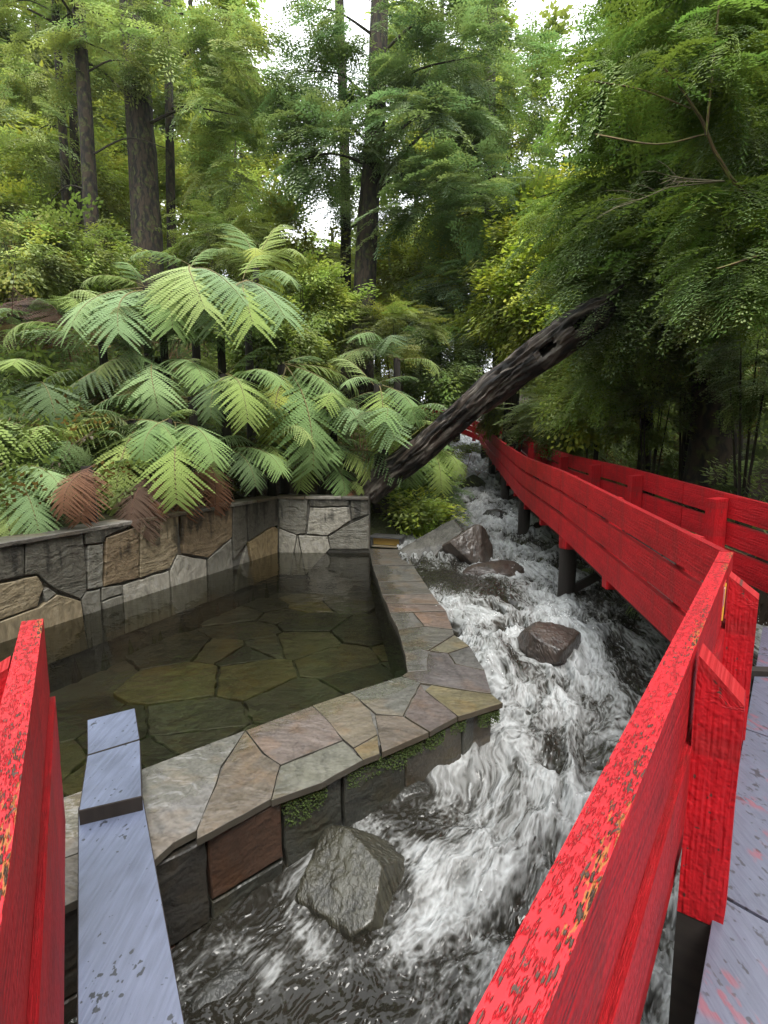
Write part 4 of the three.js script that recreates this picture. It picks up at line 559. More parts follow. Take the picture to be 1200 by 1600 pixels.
// left slope
const G1 = 'trees on the slope above the ferns';
tree('forest_tree', 'thick dark trunk rising above the tree ferns, stoutest of the slope', G1, [[230, 470, 15], [228, 330, 15], [213, 120, 15], [204, -60, 15], [198, -300, 15.5]], 0.42, 0.28, [[[213, 150, 15], [180, 90, 14.6], [120, 60, 14.2], 0.06], [[216, 170, 15], [170, 120, 15], [130, 90, 15], 0.06], [[210, 60, 15], [290, 20, 14.5], [360, 40, 14], 0.06], [[218, 200, 15], [290, 170, 14.6], [370, 180, 14], 0.05]], [[205, 60, 14.4, 90, 50, 9, 7], [300, 90, 14, 90, 60, 12, 8], [190, -160, 15, 160, 60, 5, 8]], 'con', M.conifer, 0.85, [1, 1, 0.9], 201);
tree('forest_tree', 'slender outermost trunk of the close group at the top corner', G1, [[107, 470, 16], [104, 330, 16], [92, 100, 16], [80, -80, 16], [70, -300, 16]], 0.13, 0.09, autoLimbs([[107, 420, 16], [92, 100, 16], [80, -80, 16]], 5, 1.6, 3, 0.04), [[60, 40, 15.6, 90, 90, 18, 8], [40, -120, 16, 120, 60, 4]], 'con', M.conifer, 0.8, [1.15, 1.1, 0.9], 202);
tree('forest_tree', 'slender middle trunk between two others of the close group', G1, [[126, 480, 16.5], [122, 340, 16.5], [114, 150, 16.5], [110, -80, 16.5], [108, -320, 16.5]], 0.14, 0.1, autoLimbs([[126, 420, 16.5], [114, 100, 16.5], [110, -80, 16.5]], 5, 1.6, 4, 0.04), [[130, 20, 17, 70, 60, 12, 8], [110, -160, 16.5, 100, 60, 4]], 'con', M.conifer, 0.8, [1.1, 1.1, 0.9], 203);
tree('forest_tree', 'mossy leaning trunk nearest the stout trunk in the close group', G1, [[152, 500, 14.5], [146, 400, 14.5], [135, 200, 14.5], [122, 0, 14.5], [108, -260, 14.5]], 0.2, 0.14, autoLimbs([[150, 430, 14.5], [135, 150, 14.5], [122, 0, 14.5]], 6, 1.7, 5, 0.05), [[150, 100, 14.2, 60, 50, 8, 7], [60, 190, 15.5, 80, 70, 12, 7], [100, -140, 14.5, 110, 60, 4]], 'con', M.conifer, 0.8, [1, 1, 0.9], 204);
tree('forest_tree', 'thin straight trunk just right of the stout trunk', G1, [[272, 480, 16], [268, 360, 16], [264, 150, 16], [258, -60, 16], [255, -300, 16]], 0.14, 0.1, [[[266, 170, 16], [310, 165, 15.6], [330, 185, 15.4], 0.07], [[265, 110, 16], [310, 70, 15.6], [370, 60, 15], 0.05], [[265, 110, 16], [230, 80, 15.8], [200, 60, 15.5], 0.04]], [[330, 130, 15.2, 75, 80, 22, 8], [360, 250, 16, 70, 80, 18, 8], [280, -140, 16, 90, 60, 4]], 'con', M.conifer, 0.8, [1.1, 1.1, 0.9], 205);
tree('forest_tree', 'tall dark forked conifer standing in the middle against the sky', null, [[566, 560, 14.5], [568, 480, 14.5], [576, 330, 14.5], [586, 200, 14.5], [592, 40, 14.5], [598, -160, 14.5], [600, -300, 14.5]], 0.32, 0.2, [[[583, 250, 14.5], [640, 190, 14], [740, 150, 13.4], 0.06], [[588, 150, 14.5], [650, 110, 14], [760, 85, 13.5], 0.05], [[590, 90, 14.5], [660, 30, 14], [740, 20, 13.5], 0.05], [[582, 260, 14.5], [520, 240, 14.2], [440, 260, 13.8], 0.05], [[586, 180, 14.5], [540, 120, 14], [470, 110, 13.6], 0.05], [[590, 60, 14.5], [530, 20, 14], [480, 10, 13.6], 0.045], [[580, 300, 14.5], [640, 270, 14.1], [720, 300, 13.6], 0.05], [[577, 320, 14.5], [612, 260, 14.2], [660, 210, 14.2], [690, 180, 14.2], 0.12], [[584, 230, 14.5], [545, 190, 14.8], [532, 100, 15], [536, 20, 15], 0.05]], [[520, 240, 14, 75, 45, 30, 8], [490, 130, 14, 55, 50, 20, 7], [660, 200, 13.8, 90, 45, 28, 8], [700, 100, 13.6, 90, 40, 24, 8], [600, 30, 14, 130, 60, 26, 8], [730, 310, 13.6, 80, 60, 26, 8], [640, 330, 14.2, 60, 35, 10, 7], [600, -150, 14.5, 120, 80, 7]], 'con', M.conifer, 0.75, [0.72, 0.82, 0.85], 206);
tree('forest_tree', 'thin dark trunk close behind the forked conifer', null, [[541, 560, 16.5], [540, 480, 16.5], [540, 330, 16.5], [537, 180, 16.5], [530, 0, 16.5], [524, -240, 16.5]], 0.18, 0.12, autoLimbs([[541, 500, 16.5], [537, 150, 16.5], [532, -20, 16.5]], 6, 1.5, 6, 0.04), [[520, 300, 16.5, 45, 45, 10, 7], [470, 210, 16.5, 45, 50, 10, 7], [550, -130, 16.5, 80, 60, 4]], 'con', M.conifer, 0.75, [0.85, 0.95, 0.9], 207);
tree('forest_tree', 'dark short trunk just above the middle of the fallen log', null, [[800, 580, 16], [797, 540, 16], [788, 470, 16], [770, 380, 16], [765, 200, 16], [770, 0, 16]], 0.24, 0.14, autoLimbs([[800, 560, 16], [785, 450, 16], [768, 250, 16]], 7, 2, 7, 0.06), [[690, 540, 15.6, 55, 45, 26, 9], [740, 470, 15.6, 90, 60, 26, 8], [790, 330, 15.5, 110, 90, 40, 8], [780, 110, 15.5, 90, 100, 26, 8], [760, -90, 16, 110, 60, 6]], 'con', M.conifer, 0.8, [0.7, 0.82, 0.7], 208);
// right slope
const G2 = 'trees on the dark bank behind the footbridge';
tree('forest_tree', 'hazy upright trunk seen in the sky gap above the bank', G2, [[965, 420, 17], [962, 300, 17], [960, 150, 17], [955, -40, 17], [950, -260, 17]], 0.25, 0.18, autoLimbs([[965, 400, 17], [960, 150, 17], [955, -20, 17]], 7, 2.2, 8, 0.05), [[1000, 250, 16.5, 60, 120, 30, 8], [900, 330, 16, 90, 60, 26, 8], [1010, 60, 16, 50, 70, 14, 8], [980, -160, 17, 120, 70, 6]], 'con', M.conifer, 0.85, [0.8, 0.95, 0.7], 211);
tree('forest_tree', 'black shaded trunk deep under the overhanging foliage of the bank', G2, [[1120, 660, 8.2], [1116, 560, 8.2], [1122, 420, 8.2], [1135, 200, 8.2], [1150, -100, 8.2], [1160, -500, 8.4]], 0.34, 0.22, [[[1125, 350, 8.2], [1060, 330, 7.6], [980, 360, 7.2], 0.06], [[1130, 250, 8.2], [1050, 200, 7.6], [950, 230, 7.2], 0.06], [[1135, 150, 8.2], [1040, 110, 7.4], [940, 120, 7], 0.05], [[1130, 300, 8.2], [1190, 260, 7.4], [1260, 300, 7], 0.05]], [[1060, 420, 7.6, 120, 70, 46, 9], [1000, 330, 7.6, 100, 90, 46, 9], [1140, 250, 7.4, 110, 110, 60, 9], [1040, 120, 7.4, 110, 80, 44, 9], [1160, 60, 7.2, 110, 100, 50, 9], [960, 460, 7.6, 50, 45, 20, 9], [1160, -130, 7.6, 160, 110, 30, 9]], 'fine', M.weep, 0.62, [0.95, 1, 0.8], 212);
tree('forest_tree', 'leafy sapling hanging over the bridge at the photo edge', G2, [[1290, 640, 5.4], [1285, 500, 5.4], [1270, 300, 5.4], [1240, 100, 5.4], [1220, -200, 5.6]], 0.12, 0.07, [[[1272, 340, 5.4], [1200, 352, 5.0], [1178, 318, 4.94], [1150, 292, 4.9], [1132, 258, 4.86], [1108, 222, 4.8], [1098, 190, 4.8], [1072, 150, 4.8], [1060, 128, 4.8], [1036, 104, 4.8], 0.032], [[1103, 212, 4.8], [1112, 120, 4.8], [1127, -30, 4.8], 0.014], [[1100, 210, 4.8], [1030, 225, 4.8], [930, 210, 4.8], 0.008], [[1080, 170, 4.8], [1000, 140, 4.8], [910, 125, 4.8], 0.007], [[1280, 420, 5.4], [1200, 400, 5], [1120, 420, 4.7], 0.03]], [[1180, 420, 5.2, 80, 40, 26, 8], [1150, 340, 5.3, 80, 50, 22, 7], [1190, 170, 5.3, 60, 110, 34, 8], [1090, 60, 5.2, 80, 60, 20, 7], [960, 140, 4.85, 55, 14, 7, 5], [1120, 110, 4.85, 20, 80, 7, 5], [1200, -100, 5.4, 200, 90, 40]], 'fine', M.weep, 0.42, [0.95, 1, 0.75], 213, M.paleBark);
tree('forest_tree', 'leafy tree drooping over the upper end of the fallen log', G2, [[1010, 640, 9.2], [1004, 560, 9.2], [1000, 470, 9.2], [990, 350, 9.2], [975, 150, 9.4]], 0.12, 0.06, autoLimbs([[1010, 600, 9.2], [1000, 470, 9.2], [985, 300, 9.2]], 7, 1.3, 9, 0.03), [[990, 520, 8.4, 50, 40, 24, 9], [1030, 480, 8.2, 80, 55, 36, 9], [960, 560, 8.8, 55, 45, 22, 8], [930, 440, 9.4, 60, 50, 24, 8], [900, 330, 9.6, 80, 60, 26, 7]], 'fine', M.weep, 0.55, [1.35, 1.3, 0.9], 214);
// bright undergrowth trees in the valley behind
const G3 = 'sunlit young trees filling the valley behind';
const young = [['light green young tree left of the forked conifer', 470, 560, 17, [[470, 440, 17, 60, 60, 30], [430, 380, 17.5, 60, 50, 24]], [1.1, 1.05, 0.9]], ['yellow-green young tree right of the forked conifer', 650, 560, 18, [[650, 440, 17.6, 60, 55, 34], [640, 500, 17, 60, 40, 24], [690, 400, 18, 60, 50, 26]], [1.35, 1.25, 0.8]], ['bright young tree behind the upper part of the fallen log', 870, 520, 14, [[860, 420, 13.6, 70, 60, 40], [880, 350, 14, 60, 60, 30], [820, 470, 13.4, 50, 40, 22], [900, 490, 13, 60, 35, 20]], [1.35, 1.3, 0.75]], ['pale green young tree under the slender trunks', 60, 420, 18, [[60, 300, 18, 90, 60, 36], [130, 280, 18.5, 70, 60, 30], [20, 370, 17, 80, 50, 30]], [1.15, 1.1, 0.85]], ['light green young tree between the stout trunk and the sky gap', 360, 420, 19, [[360, 330, 19, 60, 50, 26], [310, 260, 20, 60, 60, 26]], [1.1, 1.1, 0.95]]];
young.forEach(([label, px, py, d, bl, tone], i) => tree('young_tree', label, G3, [[px, py + 60, d], [px, py, d], [px + 5, py - 120, d], [px + 8, py - 200, d]], 0.08, 0.03, autoLimbs([[px, py, d], [px + 5, py - 120, d], [px + 8, py - 200, d]], 5, 1.2, 20 + i, 0.025), bl.map(([x, y, dd, rx, ry, n]) => [x, y, dd, rx, ry, n, 9]), 'broad', M.broad, 0.75, tone, 221 + i));
// the wood farther off: each tree its own
const G4 = 'trees of the far wood';
const farTrees = [[20, 300, 24, 130, 150], [130, 200, 26, 100, 190], [60, 60, 27, 130, 140], [230, 250, 25, 80, 150], [330, 200, 27, 70, 150], [300, 60, 26, 90, 120], [380, 320, 28, 60, 90], [190, 80, 28, 90, 140], [650, 340, 28, 70, 140], [720, 240, 27, 70, 150], [690, 80, 26, 80, 120], [790, 250, 25, 60, 170], [870, 330, 27, 50, 60], [780, 400, 23, 80, 90], [640, 470, 26, 60, 60], [880, 400, 20, 70, 90], [1050, 220, 20, 70, 190], [1120, 120, 18, 110, 210], [1000, 420, 16, 90, 80], [1180, 330, 14, 100, 150], [450, 470, 27, 60, 60], [420, 440, 30, 60, 60], [520, 430, 30, 50, 70], [590, 420, 32, 60, 60], [560, 500, 26, 60, 50]];
const farLabel = ['at the photo edge behind the slender trunks', 'behind the slender trunks', 'at the top corner of the photo', 'behind the foot of the stout trunk', 'right of the thin straight trunk', 'at the photo top right of the stout trunk', 'under the bright sky gap', 'at the photo top behind the stout trunk', 'right of the forked conifer trunk', 'behind the right branches of the forked conifer', 'at the photo top right of the forked conifer', 'behind the dark short trunk, tallest there', 'beside the right sky gap', 'above the middle of the log', 'low right of the forked conifer', 'over the upper log', 'behind the bent lichened branch', 'at the photo top above the bent branch', 'above the log tip', 'at the photo edge over the dark bank', 'low between the ferns and the conifer', 'low under the sky gap', 'left behind the thin dark trunk', 'farthest off behind the forked conifer', 'at the foot of the forked conifer'].map((w) => 'hazy green tree ' + w);
farTrees.forEach(([px, py, d, rx, ry], i) => { const p = at(px, py, d), gy = ground(p.x, p.z); const top = at(px, py - ry, d); tree('far_tree', farLabel[i], G4, [V(p.x, gy + 0.5, p.z), V(p.x, Math.max(gy + 1.5, p.y - 1), p.z), V(p.x, Math.max(top.y, gy + 3), p.z)], 0.22, 0.08, [], [[px, py, d, rx, ry, Math.round(rx * ry / 260 * (d / 20)), 10]], 'far', M.broad, 1.05, i % 3 ? [0.95, 1, 0.95] : [1.15, 1.1, 0.8], 301 + i); });

// the same wood closes the ravine downstream, behind the stand point: it shades the place from that side
const backTrees = [[-9, 2, 3.2, 6], [-10, 7, 3.4, 6.5], [-6.5, 10.5, 3, 6], [-2, 12, 3.4, 6.5], [3, 11.5, 3.2, 6], [7.5, 9, 3.2, 6.5], [9, 4.5, 3, 6], [9.5, 0, 3, 6], [-11, -2.5, 3, 5.5], [5.5, 15, 3.6, 8], [-6, 15.5, 3.6, 8]];
const backLabel = ['upstream end of the left row', 'second of the left row', 'where the left row bends', 'left of the stream downstream', 'right of the stream downstream', 'where the right row bends', 'second of the right row', 'upstream end of the right row', 'beside the pool outside the picture', 'farthest downstream on the right', 'farthest downstream on the left'];
backTrees.forEach(([x, z, r, h], i) => { const gy = ground(x, z), foot = V(x, gy - 0.3, z), t = thing('valley_tree', 'leafy tree behind the viewer, ' + backLabel[i], 'tree', 'trees downstream behind the viewer', foot); part('trunk', tube([V(0, 0, 0), V(0.1, h * 0.6, 0), V(0, h * 1.4, 0.1)], [0.24, 0.18, 0.06], 8, 0.15, i), M.bark, t); crown(t, [[V(x, gy + h * 0.85, z), r, h * 0.75, r, 62, 10]], 'far', M.conifer, 1.25, [0.9, 1, 0.9], 351 + i, foot); });

// shrubs
function shrub(label, px, py, d, rx, ry, n, kind, mat, tone, size, seed, group) {
  const c = at(px, py, d), gy = ground(c.x, c.z), foot = V(c.x, gy - 0.1, c.z), t = thing('shrub', label, 'shrub', group, foot), R = mulberry(seed), rw = rx * d / F, rh = ry * d / F;
  for (let i = 0; i < 5; i++) { const e = c.clone().add(V((R() - 0.5) * rw * 1.2, (R() - 0.2) * rh, (R() - 0.5) * rw)).sub(foot); if (e.y < 0.3) e.y = 0.3 + R() * 0.3; part('stem', tube([V(0, 0, 0), e.clone().multiplyScalar(0.5).add(V(0, 0.1, 0)), e], [0.025, 0.016, 0.006], 5, 0.1, i), M.bark, t); }
  crown(t, [[c, rw, rh, rw * 0.8, n, 9]], kind, mat, size, tone, seed, foot); return t;
}
const G5 = 'shrubs of the undergrowth';
const shrubs = [['grey-green shrub at the edge left of the big ferns', 30, 400, 11, 70, 45, 40, [0.95, 0.9, 0.85]], ['green shrub below the slender trunks', 120, 400, 12, 60, 40, 34, [0.9, 0.95, 0.8]], ['shrub with bright leaves right of the stout trunk foot', 350, 380, 14, 70, 40, 34, [1.1, 1.1, 0.8]], ['green shrub just left of the forked conifer foot', 480, 480, 13, 60, 55, 44, [1, 1.05, 0.85]], ['low shrub above the fern crown in the middle', 440, 540, 11.5, 60, 40, 32, [0.85, 0.9, 0.75]], ['yellow-green shrub at the forked conifer foot', 620, 520, 13, 50, 40, 32, [1.3, 1.2, 0.75]], ['dark shrub behind the lower half of the log', 690, 575, 14, 60, 50, 40, [0.5, 0.6, 0.5]], ['olive shrub above the far end of the bridge', 800, 620, 17, 70, 40, 40, [1.05, 1, 0.7]], ['olive shrub on the bank above the bridge bend', 880, 650, 12, 70, 40, 40, [0.95, 0.95, 0.65]], ['shrub on the bank below the log tip', 930, 600, 10, 60, 50, 36, [1, 1.05, 0.7]], ['dark shrub on the bank above the square posts', 1020, 640, 8.6, 60, 40, 30, [0.6, 0.7, 0.55]], ['dark leafy shrub at the photo edge above the bridge', 1180, 560, 6.6, 70, 70, 40, [0.7, 0.8, 0.6]], ['dark shrub in the hollow of the bank', 1080, 560, 8.4, 60, 50, 30, [0.55, 0.65, 0.5]], ['low shrub beside the yellow-fronted box', 650, 800, 10.3, 18, 14, 8, [1.1, 1.15, 0.8]], ['small shrub on the leaf litter by the water', 668, 765, 11, 24, 20, 12, [0.7, 0.9, 0.8]], ['shrub under the log by the bank', 640, 720, 11.5, 50, 30, 20, [0.75, 0.9, 0.65]], ['shrub at the far bend below the red railing', 700, 705, 19, 26, 20, 10, [0.8, 0.9, 0.6]]];
shrubs.forEach(([l, px, py, d, rx, ry, n, tone], i) => shrub(l, px, py, d, rx, ry, n, i % 3 === 2 ? 'con' : 'broad', i % 3 === 2 ? M.cover : M.broad, tone, d < 10 ? 0.3 : 0.5, 401 + i, G5));

// ------------------------------------------------------------------ ferns: fronds with pinnae and pinnules
function frondGeo(seed, arch, pairs, pin, detail = true) {
  const R = mulberry(seed), L = new Leaves(), curve = (t) => V(0.05 * Math.sin(t * 3 + seed), arch * (0.62 * Math.sin(Math.min(1, t * 0.62) * Math.PI) - 0.1 * t * t), t * (1 - 0.10 * arch * t));
  for (let i = 0; i < pairs; i++) for (const s of [-1, 1]) {
    const t = 0.14 + 0.86 * (i + 0.3 + (s > 0 ? 0.25 : 0)) / pairs, o = curve(t), tan = curve(Math.min(1, t + 0.02)).sub(curve(t - 0.02)).normalize(), side = V(s, 0, 0), nrm = tan.clone().cross(V(1, 0, 0)).normalize(); if (nrm.y < 0) nrm.negate();
    const prof = Math.pow(Math.sin(Math.PI * Math.min(1, 0.16 + 0.84 * Math.pow(1 - (t - 0.14) / 0.86, 1.1) * 0.62)), 1.0), len = 0.36 * prof * (0.82 + 0.3 * R()), a = lerp(1.25, 0.75, t) + 0.12 * (R() - 0.5), dir = side.clone().multiplyScalar(Math.sin(a)).addScaledVector(tan, Math.cos(a)).addScaledVector(nrm, -0.06 - 0.28 * R()).normalize(), pw = 0.0205 * (0.5 + 0.5 * prof);
    const fw = dir.clone().cross(nrm).normalize();
    if (!detail) { L.kite(o, dir, nrm, len, pw * 1.6, 0.1); continue; }
    for (let k = 0; k < pin; k++) { const q = (k + 0.4) / pin, p = o.clone().addScaledVector(dir, len * q).addScaledVector(nrm, -0.22 * len * q * q), pl = pw * (1 - 0.8 * q * q) * 1.1; for (const w of [-1, 1]) { const ld = fw.clone().multiplyScalar(w).addScaledVector(dir, 0.42).addScaledVector(nrm, -0.12).normalize(); L.kite(p, ld, nrm, pl * (0.85 + 0.3 * R()), len / pin * 1.3, 0.08); } }
    { const m = o.clone().addScaledVector(dir, len * 0.5).addScaledVector(nrm, -0.22 * len * 0.25), e = o.clone().addScaledVector(dir, len).addScaledVector(nrm, -0.22 * len); L.kite(o, m.clone().sub(o).normalize(), nrm, m.distanceTo(o) * 1.1, pw * 0.62, 0); L.kite(m, e.clone().sub(m).normalize(), nrm, e.distanceTo(m), pw * 0.5, 0); }
  }
  // the rachis
  const g = L.geo(), pts = []; for (let i = 0; i <= 10; i++) pts.push(curve(i / 10)); const st = tube(pts, pts.map((_, i) => 0.0075 * (1 - i / 11)), 5); st.deleteAttribute('uv');
  return { g, st, tip: curve(1) };
}
const FR = [frondGeo(1, 0.55, 21, 16), frondGeo(2, 0.8, 20, 16), frondGeo(3, 0.35, 21, 16), frondGeo(4, 1.1, 20, 16)], FRL = [frondGeo(5, 0.6, 17, 9), frondGeo(6, 0.9, 17, 9), frondGeo(7, 0.4, 16, 9)];
const shades = new Map(); let turnG = 0; function greens(m) { if (m === M.fernDead || m === M.fernDark) return m; if (!shades.has(m)) shades.set(m, [0, 1, 2].map((k) => { const c = m.clone(); c.color.multiply(rgb([1, 0.82, 1.18][k], [1, 0.86, 1.06][k], [1, 0.9, 0.85][k])); return c; })); return shades.get(m)[turnG++ % 3]; }
function frond(t, base, tip, v, mat, roll = 0, origin) {
  const d = tip.clone().sub(base), Ln = d.length(), zt = d.clone().normalize(); let x = V(0, 1, 0).cross(zt).normalize(); if (x.lengthSq() < 0.1) x = V(1, 0, 0); x.applyAxisAngle(zt, roll); const y = zt.clone().cross(x);
  // local basis: tip direction of the frond in its own frame
  const lt = v.tip.clone(), ll = lt.length(); const lz = lt.clone().normalize(), lx = V(1, 0, 0).addScaledVector(lz, -lz.x).normalize(), ly = lz.clone().cross(lx); const A = new THREE.Matrix4().makeBasis(x, y, zt), B = new THREE.Matrix4().makeBasis(lx, ly, lz).transpose(), s = Ln / ll;
  const m4 = A.multiply(B).scale(V(s, s, s)).setPosition(base.x - origin.x, base.y - origin.y, base.z - origin.z); const o = part('frond', v.g, greens(mat), t); m4.decompose(o.position, o.quaternion, o.scale); const r = part('rachis', v.st, mat === M.fernDead || mat === M.fernDark ? M.twig : M.stalk, o); return o;
}
function fern(label, base, tips, group, name = 'fern') {   // base (px, py, depth); tips [px, py, depth, variant, material, roll]
  let b = base;
  if (!base.isVector3) { const q = [...base], least = q[0] < 600 ? 1 / (0.1905 - 0.000194 * Math.min(433, q[0])) + (name === 'dead_fern' ? 0.3 : 0.55) : 0, more = Math.max(0, least - q[2]); q[2] += more; b = at(...q); for (const tp of tips) if (!tp[0].isVector3) tp[0][2] = name === 'dead_fern' ? 1 / (0.1905 - 0.000194 * Math.min(433, tp[0][0])) - 0.1 : tp[0][2] + more; }
  const gy = ground(b.x, b.z), foot = V(b.x, gy - 0.12, b.z), t = thing(name, label, 'fern', group, foot); if (b.y < gy + 0.1) b.y = gy + 0.1;
  part('stem', tube([V(0, 0, 0), V(0.02, (b.y - foot.y) * 0.5, 0.01), b.clone().sub(foot)], [0.1, 0.08, 0.07], 7, 0.25, 3), M.darkWood, t);
  for (const [q, v, m, roll = 0] of tips) frond(t, b.clone().add(V(rr(-0.05, 0.05), rr(-0.05, 0.03), rr(-0.05, 0.05))), q.isVector3 ? q : at(...q), v, m, roll, foot);
  return t;
}
const [fG, fY, fD, fB] = M.fern, G6 = 'large ferns above the pool wall';
fern('large pale fern at the upper edge of the fern bank, under the slender trunks', [225, 452, 9.6], [[[112, 508, 8.1], FR[2], fB], [[185, 520, 7.9], FR[2], fB], [[130, 440, 8.9], FR[0], fB], [[270, 512, 8.3], FR[0], fG], [[190, 410, 9.8], FR[0], fG]], G6);
fern('tallest pale fern in the middle of the fern bank, its frond facing the pool', [300, 418, 10], [[[320, 482, 8.2], FR[2], fB], [[205, 400, 9.3], FR[0], fB], [[385, 476, 8.5], FR[2], fB], [[262, 480, 8.4], FR[0], fB], [[340, 390, 10.6], FR[0], fG]], G6);
fern('pale fern at the upper right of the fern bank with frond tips hanging', [385, 438, 10.2], [[[446, 496, 8.6], FR[2], fB], [[396, 506, 8.3], FR[2], fG], [[455, 436, 9.4], FR[0], fB], [[338, 510, 8.4], FR[0], fD], [[420, 400, 10.8], FR[0], fG]], G6);
fern('dark withered fern mass at the photo edge under the grey-green shrub', [40, 470, 10.4], [[[25, 548, 9.2], FR[1], M.fernDark, 0.5], [[90, 540, 9.4], FR[3], M.fernDark, -0.4], [[-20, 525, 9.3], FR[1], M.fernDark, 0.2]], 'dead ferns', 'withered_fern');
fern('fern whose broad frond hangs face-on in the middle of the fern bank', [245, 560, 9.0], [[[250, 655, 8.0], FR[3], fB], [[88, 640, 7.8], FR[0], fD], [[150, 600, 8.0], FR[1], fD], [[320, 600, 8.1], FR[0], fG], [[205, 500, 8.6], FR[2], fG]], G6);
fern('fern with dark drooping fronds right of the face-on frond', [350, 585, 8.8], [[[388, 660, 7.7], FR[1], fG], [[440, 600, 8.0], FR[0], fG], [[330, 650, 7.8], FR[1], fD], [[300, 560, 8.2], FR[2], fD], [[420, 540, 9.2], FR[2], fG]], G6);
fern('fern with one long frond drooping beside the log foot', [440, 570, 8.9], [[[490, 735, 7.8], FR[1], fG], [[430, 690, 7.9], FR[1], fY], [[540, 650, 8.2], FR[0], fG], [[500, 560, 9.4], FR[2], fG], [[560, 610, 9], FR[0], fG]], G6);
fern('bright yellow-green fern hanging over the pool wall', [205, 655, 7.9], [[[186, 797, 6.9], FR[1], fY], [[50, 740, 6.9], FR[0], fY], [[100, 690, 7], FR[1], fY], [[275, 700, 7.2], FR[0], fG], [[150, 640, 7.4], FR[2], fG]], G6);
fern('deep green fern with a frond pointing straight down at the wall', [262, 655, 7.9], [[[277, 787, 6.9], FR[1], fG], [[335, 720, 7.1], FR[0], fG], [[225, 720, 7.0], FR[1], fG], [[300, 640, 7.6], FR[2], fG]], G6);
fern('small fern between the hanging ferns and the log foot', [345, 700, 8.1], [[[442, 738, 7.5], FR[0], fG], [[400, 760, 7.4], FR[1], fD], [[330, 760, 7.4], FR[1], fD]], G6);
fern('fern with a yellowing tip beside the log foot', [500, 700, 8.8], [[[577, 748, 8.1], FR[1], fY], [[540, 780, 8.2], FR[1], fG], [[470, 765, 8.1], FR[1], fG], [[560, 690, 8.5], FR[0], fG]], G6);
fern('blue-green fern at the photo edge over the pool wall', [-10, 730, 6.4], [[[62, 835, 5.7], FR[1], fB], [[20, 860, 5.6], FR[1], fB], [[100, 770, 5.9], FR[0], fB], [[-60, 820, 5.6], FR[1], fG]], G6);
fern('mid green fern at the photo edge below the grey-green shrub', [40, 600, 8.4], [[[20, 570, 7.2], FR[0], fG], [[-40, 640, 7.2], FR[1], fG], [[90, 660, 7.2], FR[1], fD], [[-30, 560, 7.6], FR[1], fG], [[30, 700, 7.0], FR[1], fD]], G6);
fern('fern behind the log foot with feathery pale fronds', [590, 600, 9.6], [[[650, 660, 8.8], FR[0], fG], [[600, 700, 8.8], FR[1], fG], [[540, 600, 8.9], FR[0], fB], [[650, 590, 9.6], FR[2], fG], [[520, 560, 9.8], FR[0], fB]], G6);
fern('yellow-green tree fern standing above the fern bank', [400, 420, 12], [[[468, 395, 11], FR[0], fY], [[340, 390, 11], FR[0], fY], [[400, 400, 10.8], FR[1], fY], [[440, 350, 12.6], FR[2], fY], [[360, 350, 12.4], FR[2], fG]], G6, 'tree_fern');
fern('green fern growing from the bank under the log', [670, 700, 11], [[[690, 770, 10.2], FR[1], fG], [[640, 760, 10.2], FR[1], fG], [[700, 700, 10.4], FR[0], fG], [[720, 740, 10.3], FR[0], fG]], G6);
fern('dead rust brown fern hanging over the wall below the bright fern', [135, 728, 5], [[[100, 802, 6.7], FR[1], M.fernDead], [[126, 815, 6.7], FR[0], M.fernDead]], 'dead ferns', 'dead_fern');
fern('dead orange-brown fern draped over the middle of the wall', [322, 715, 5], [[[356, 800, 6.8], FR[1], M.fernDead], [[290, 806, 6.8], FR[1], M.fernDead], [[335, 806, 6.7], FR[0], M.fernDead]], 'dead ferns', 'dead_fern');
fern('dark brown withered fern trailing furthest down the wall', [236, 735, 5], [[[226, 840, 6.75], FR[2], M.fernDark], [[205, 820, 6.8], FR[2], M.fernDark], [[245, 810, 6.9], FR[1], M.fernDead]], 'dead ferns', 'dead_fern');
fern('small withered fern tip on the wall corner', [545, 752, 5], [[[548, 798, 8.2], FR[1], M.fernDead], [[565, 770, 8.3], FR[1], fY]], 'dead ferns', 'dead_fern');
// more ferns filling the bank
const fill = [[255, 525, 9.4], [345, 530, 9.4], [160, 535, 9.2], [70, 500, 10], [160, 580, 9], [20, 680, 7.4], [420, 640, 8.8], [110, 700, 7.6], [520, 640, 9.4], [470, 720, 8.6], [390, 690, 8.2], [300, 620, 8.6], [600, 660, 10], [620, 560, 11.5], [540, 700, 9.2]];
const fillLabel = ['dark fern under the tallest pale fern', 'dark fern below the upper right pale fern', 'dark fern below the fern under the slender trunks', 'dim fern at the top of the bank below the brown brush', 'shaded fern behind the face-on frond', 'shaded fern at the photo edge under the mid green fern', 'shaded fern behind the long drooping frond', 'dim fern behind the bright yellow-green fern', 'pale fern left of the log foot, behind the feathery one', 'low fern on the wall corner left of the log foot', 'dim fern over the wall beside the dead orange-brown fern', 'fern in the shade below the large pale fern', 'fern half hidden behind the log foot', 'small far fern under the forked conifer', 'fern pressed against the underside of the log foot'];
fill.forEach((q, i) => { q[2] = Math.max(q[2], 1 / (0.1905 - 0.000194 * Math.min(433, q[0])) + 0.6); const b = at(...q), tips = []; for (let k = 0; k < 6; k++) { const th = rr(-0.4, 3.5), L = rr(0.9, 1.6); tips.push([V(b.x + Math.cos(th) * L, b.y + rr(-0.5, 0.25), b.z + Math.sin(th) * L), FRL[k % 3], [fG, fD, fG, fB][(i + k) % 4], rr(-0.3, 0.3)]); } fern(fillLabel[i], b, tips, 'ferns filling the bank'); });
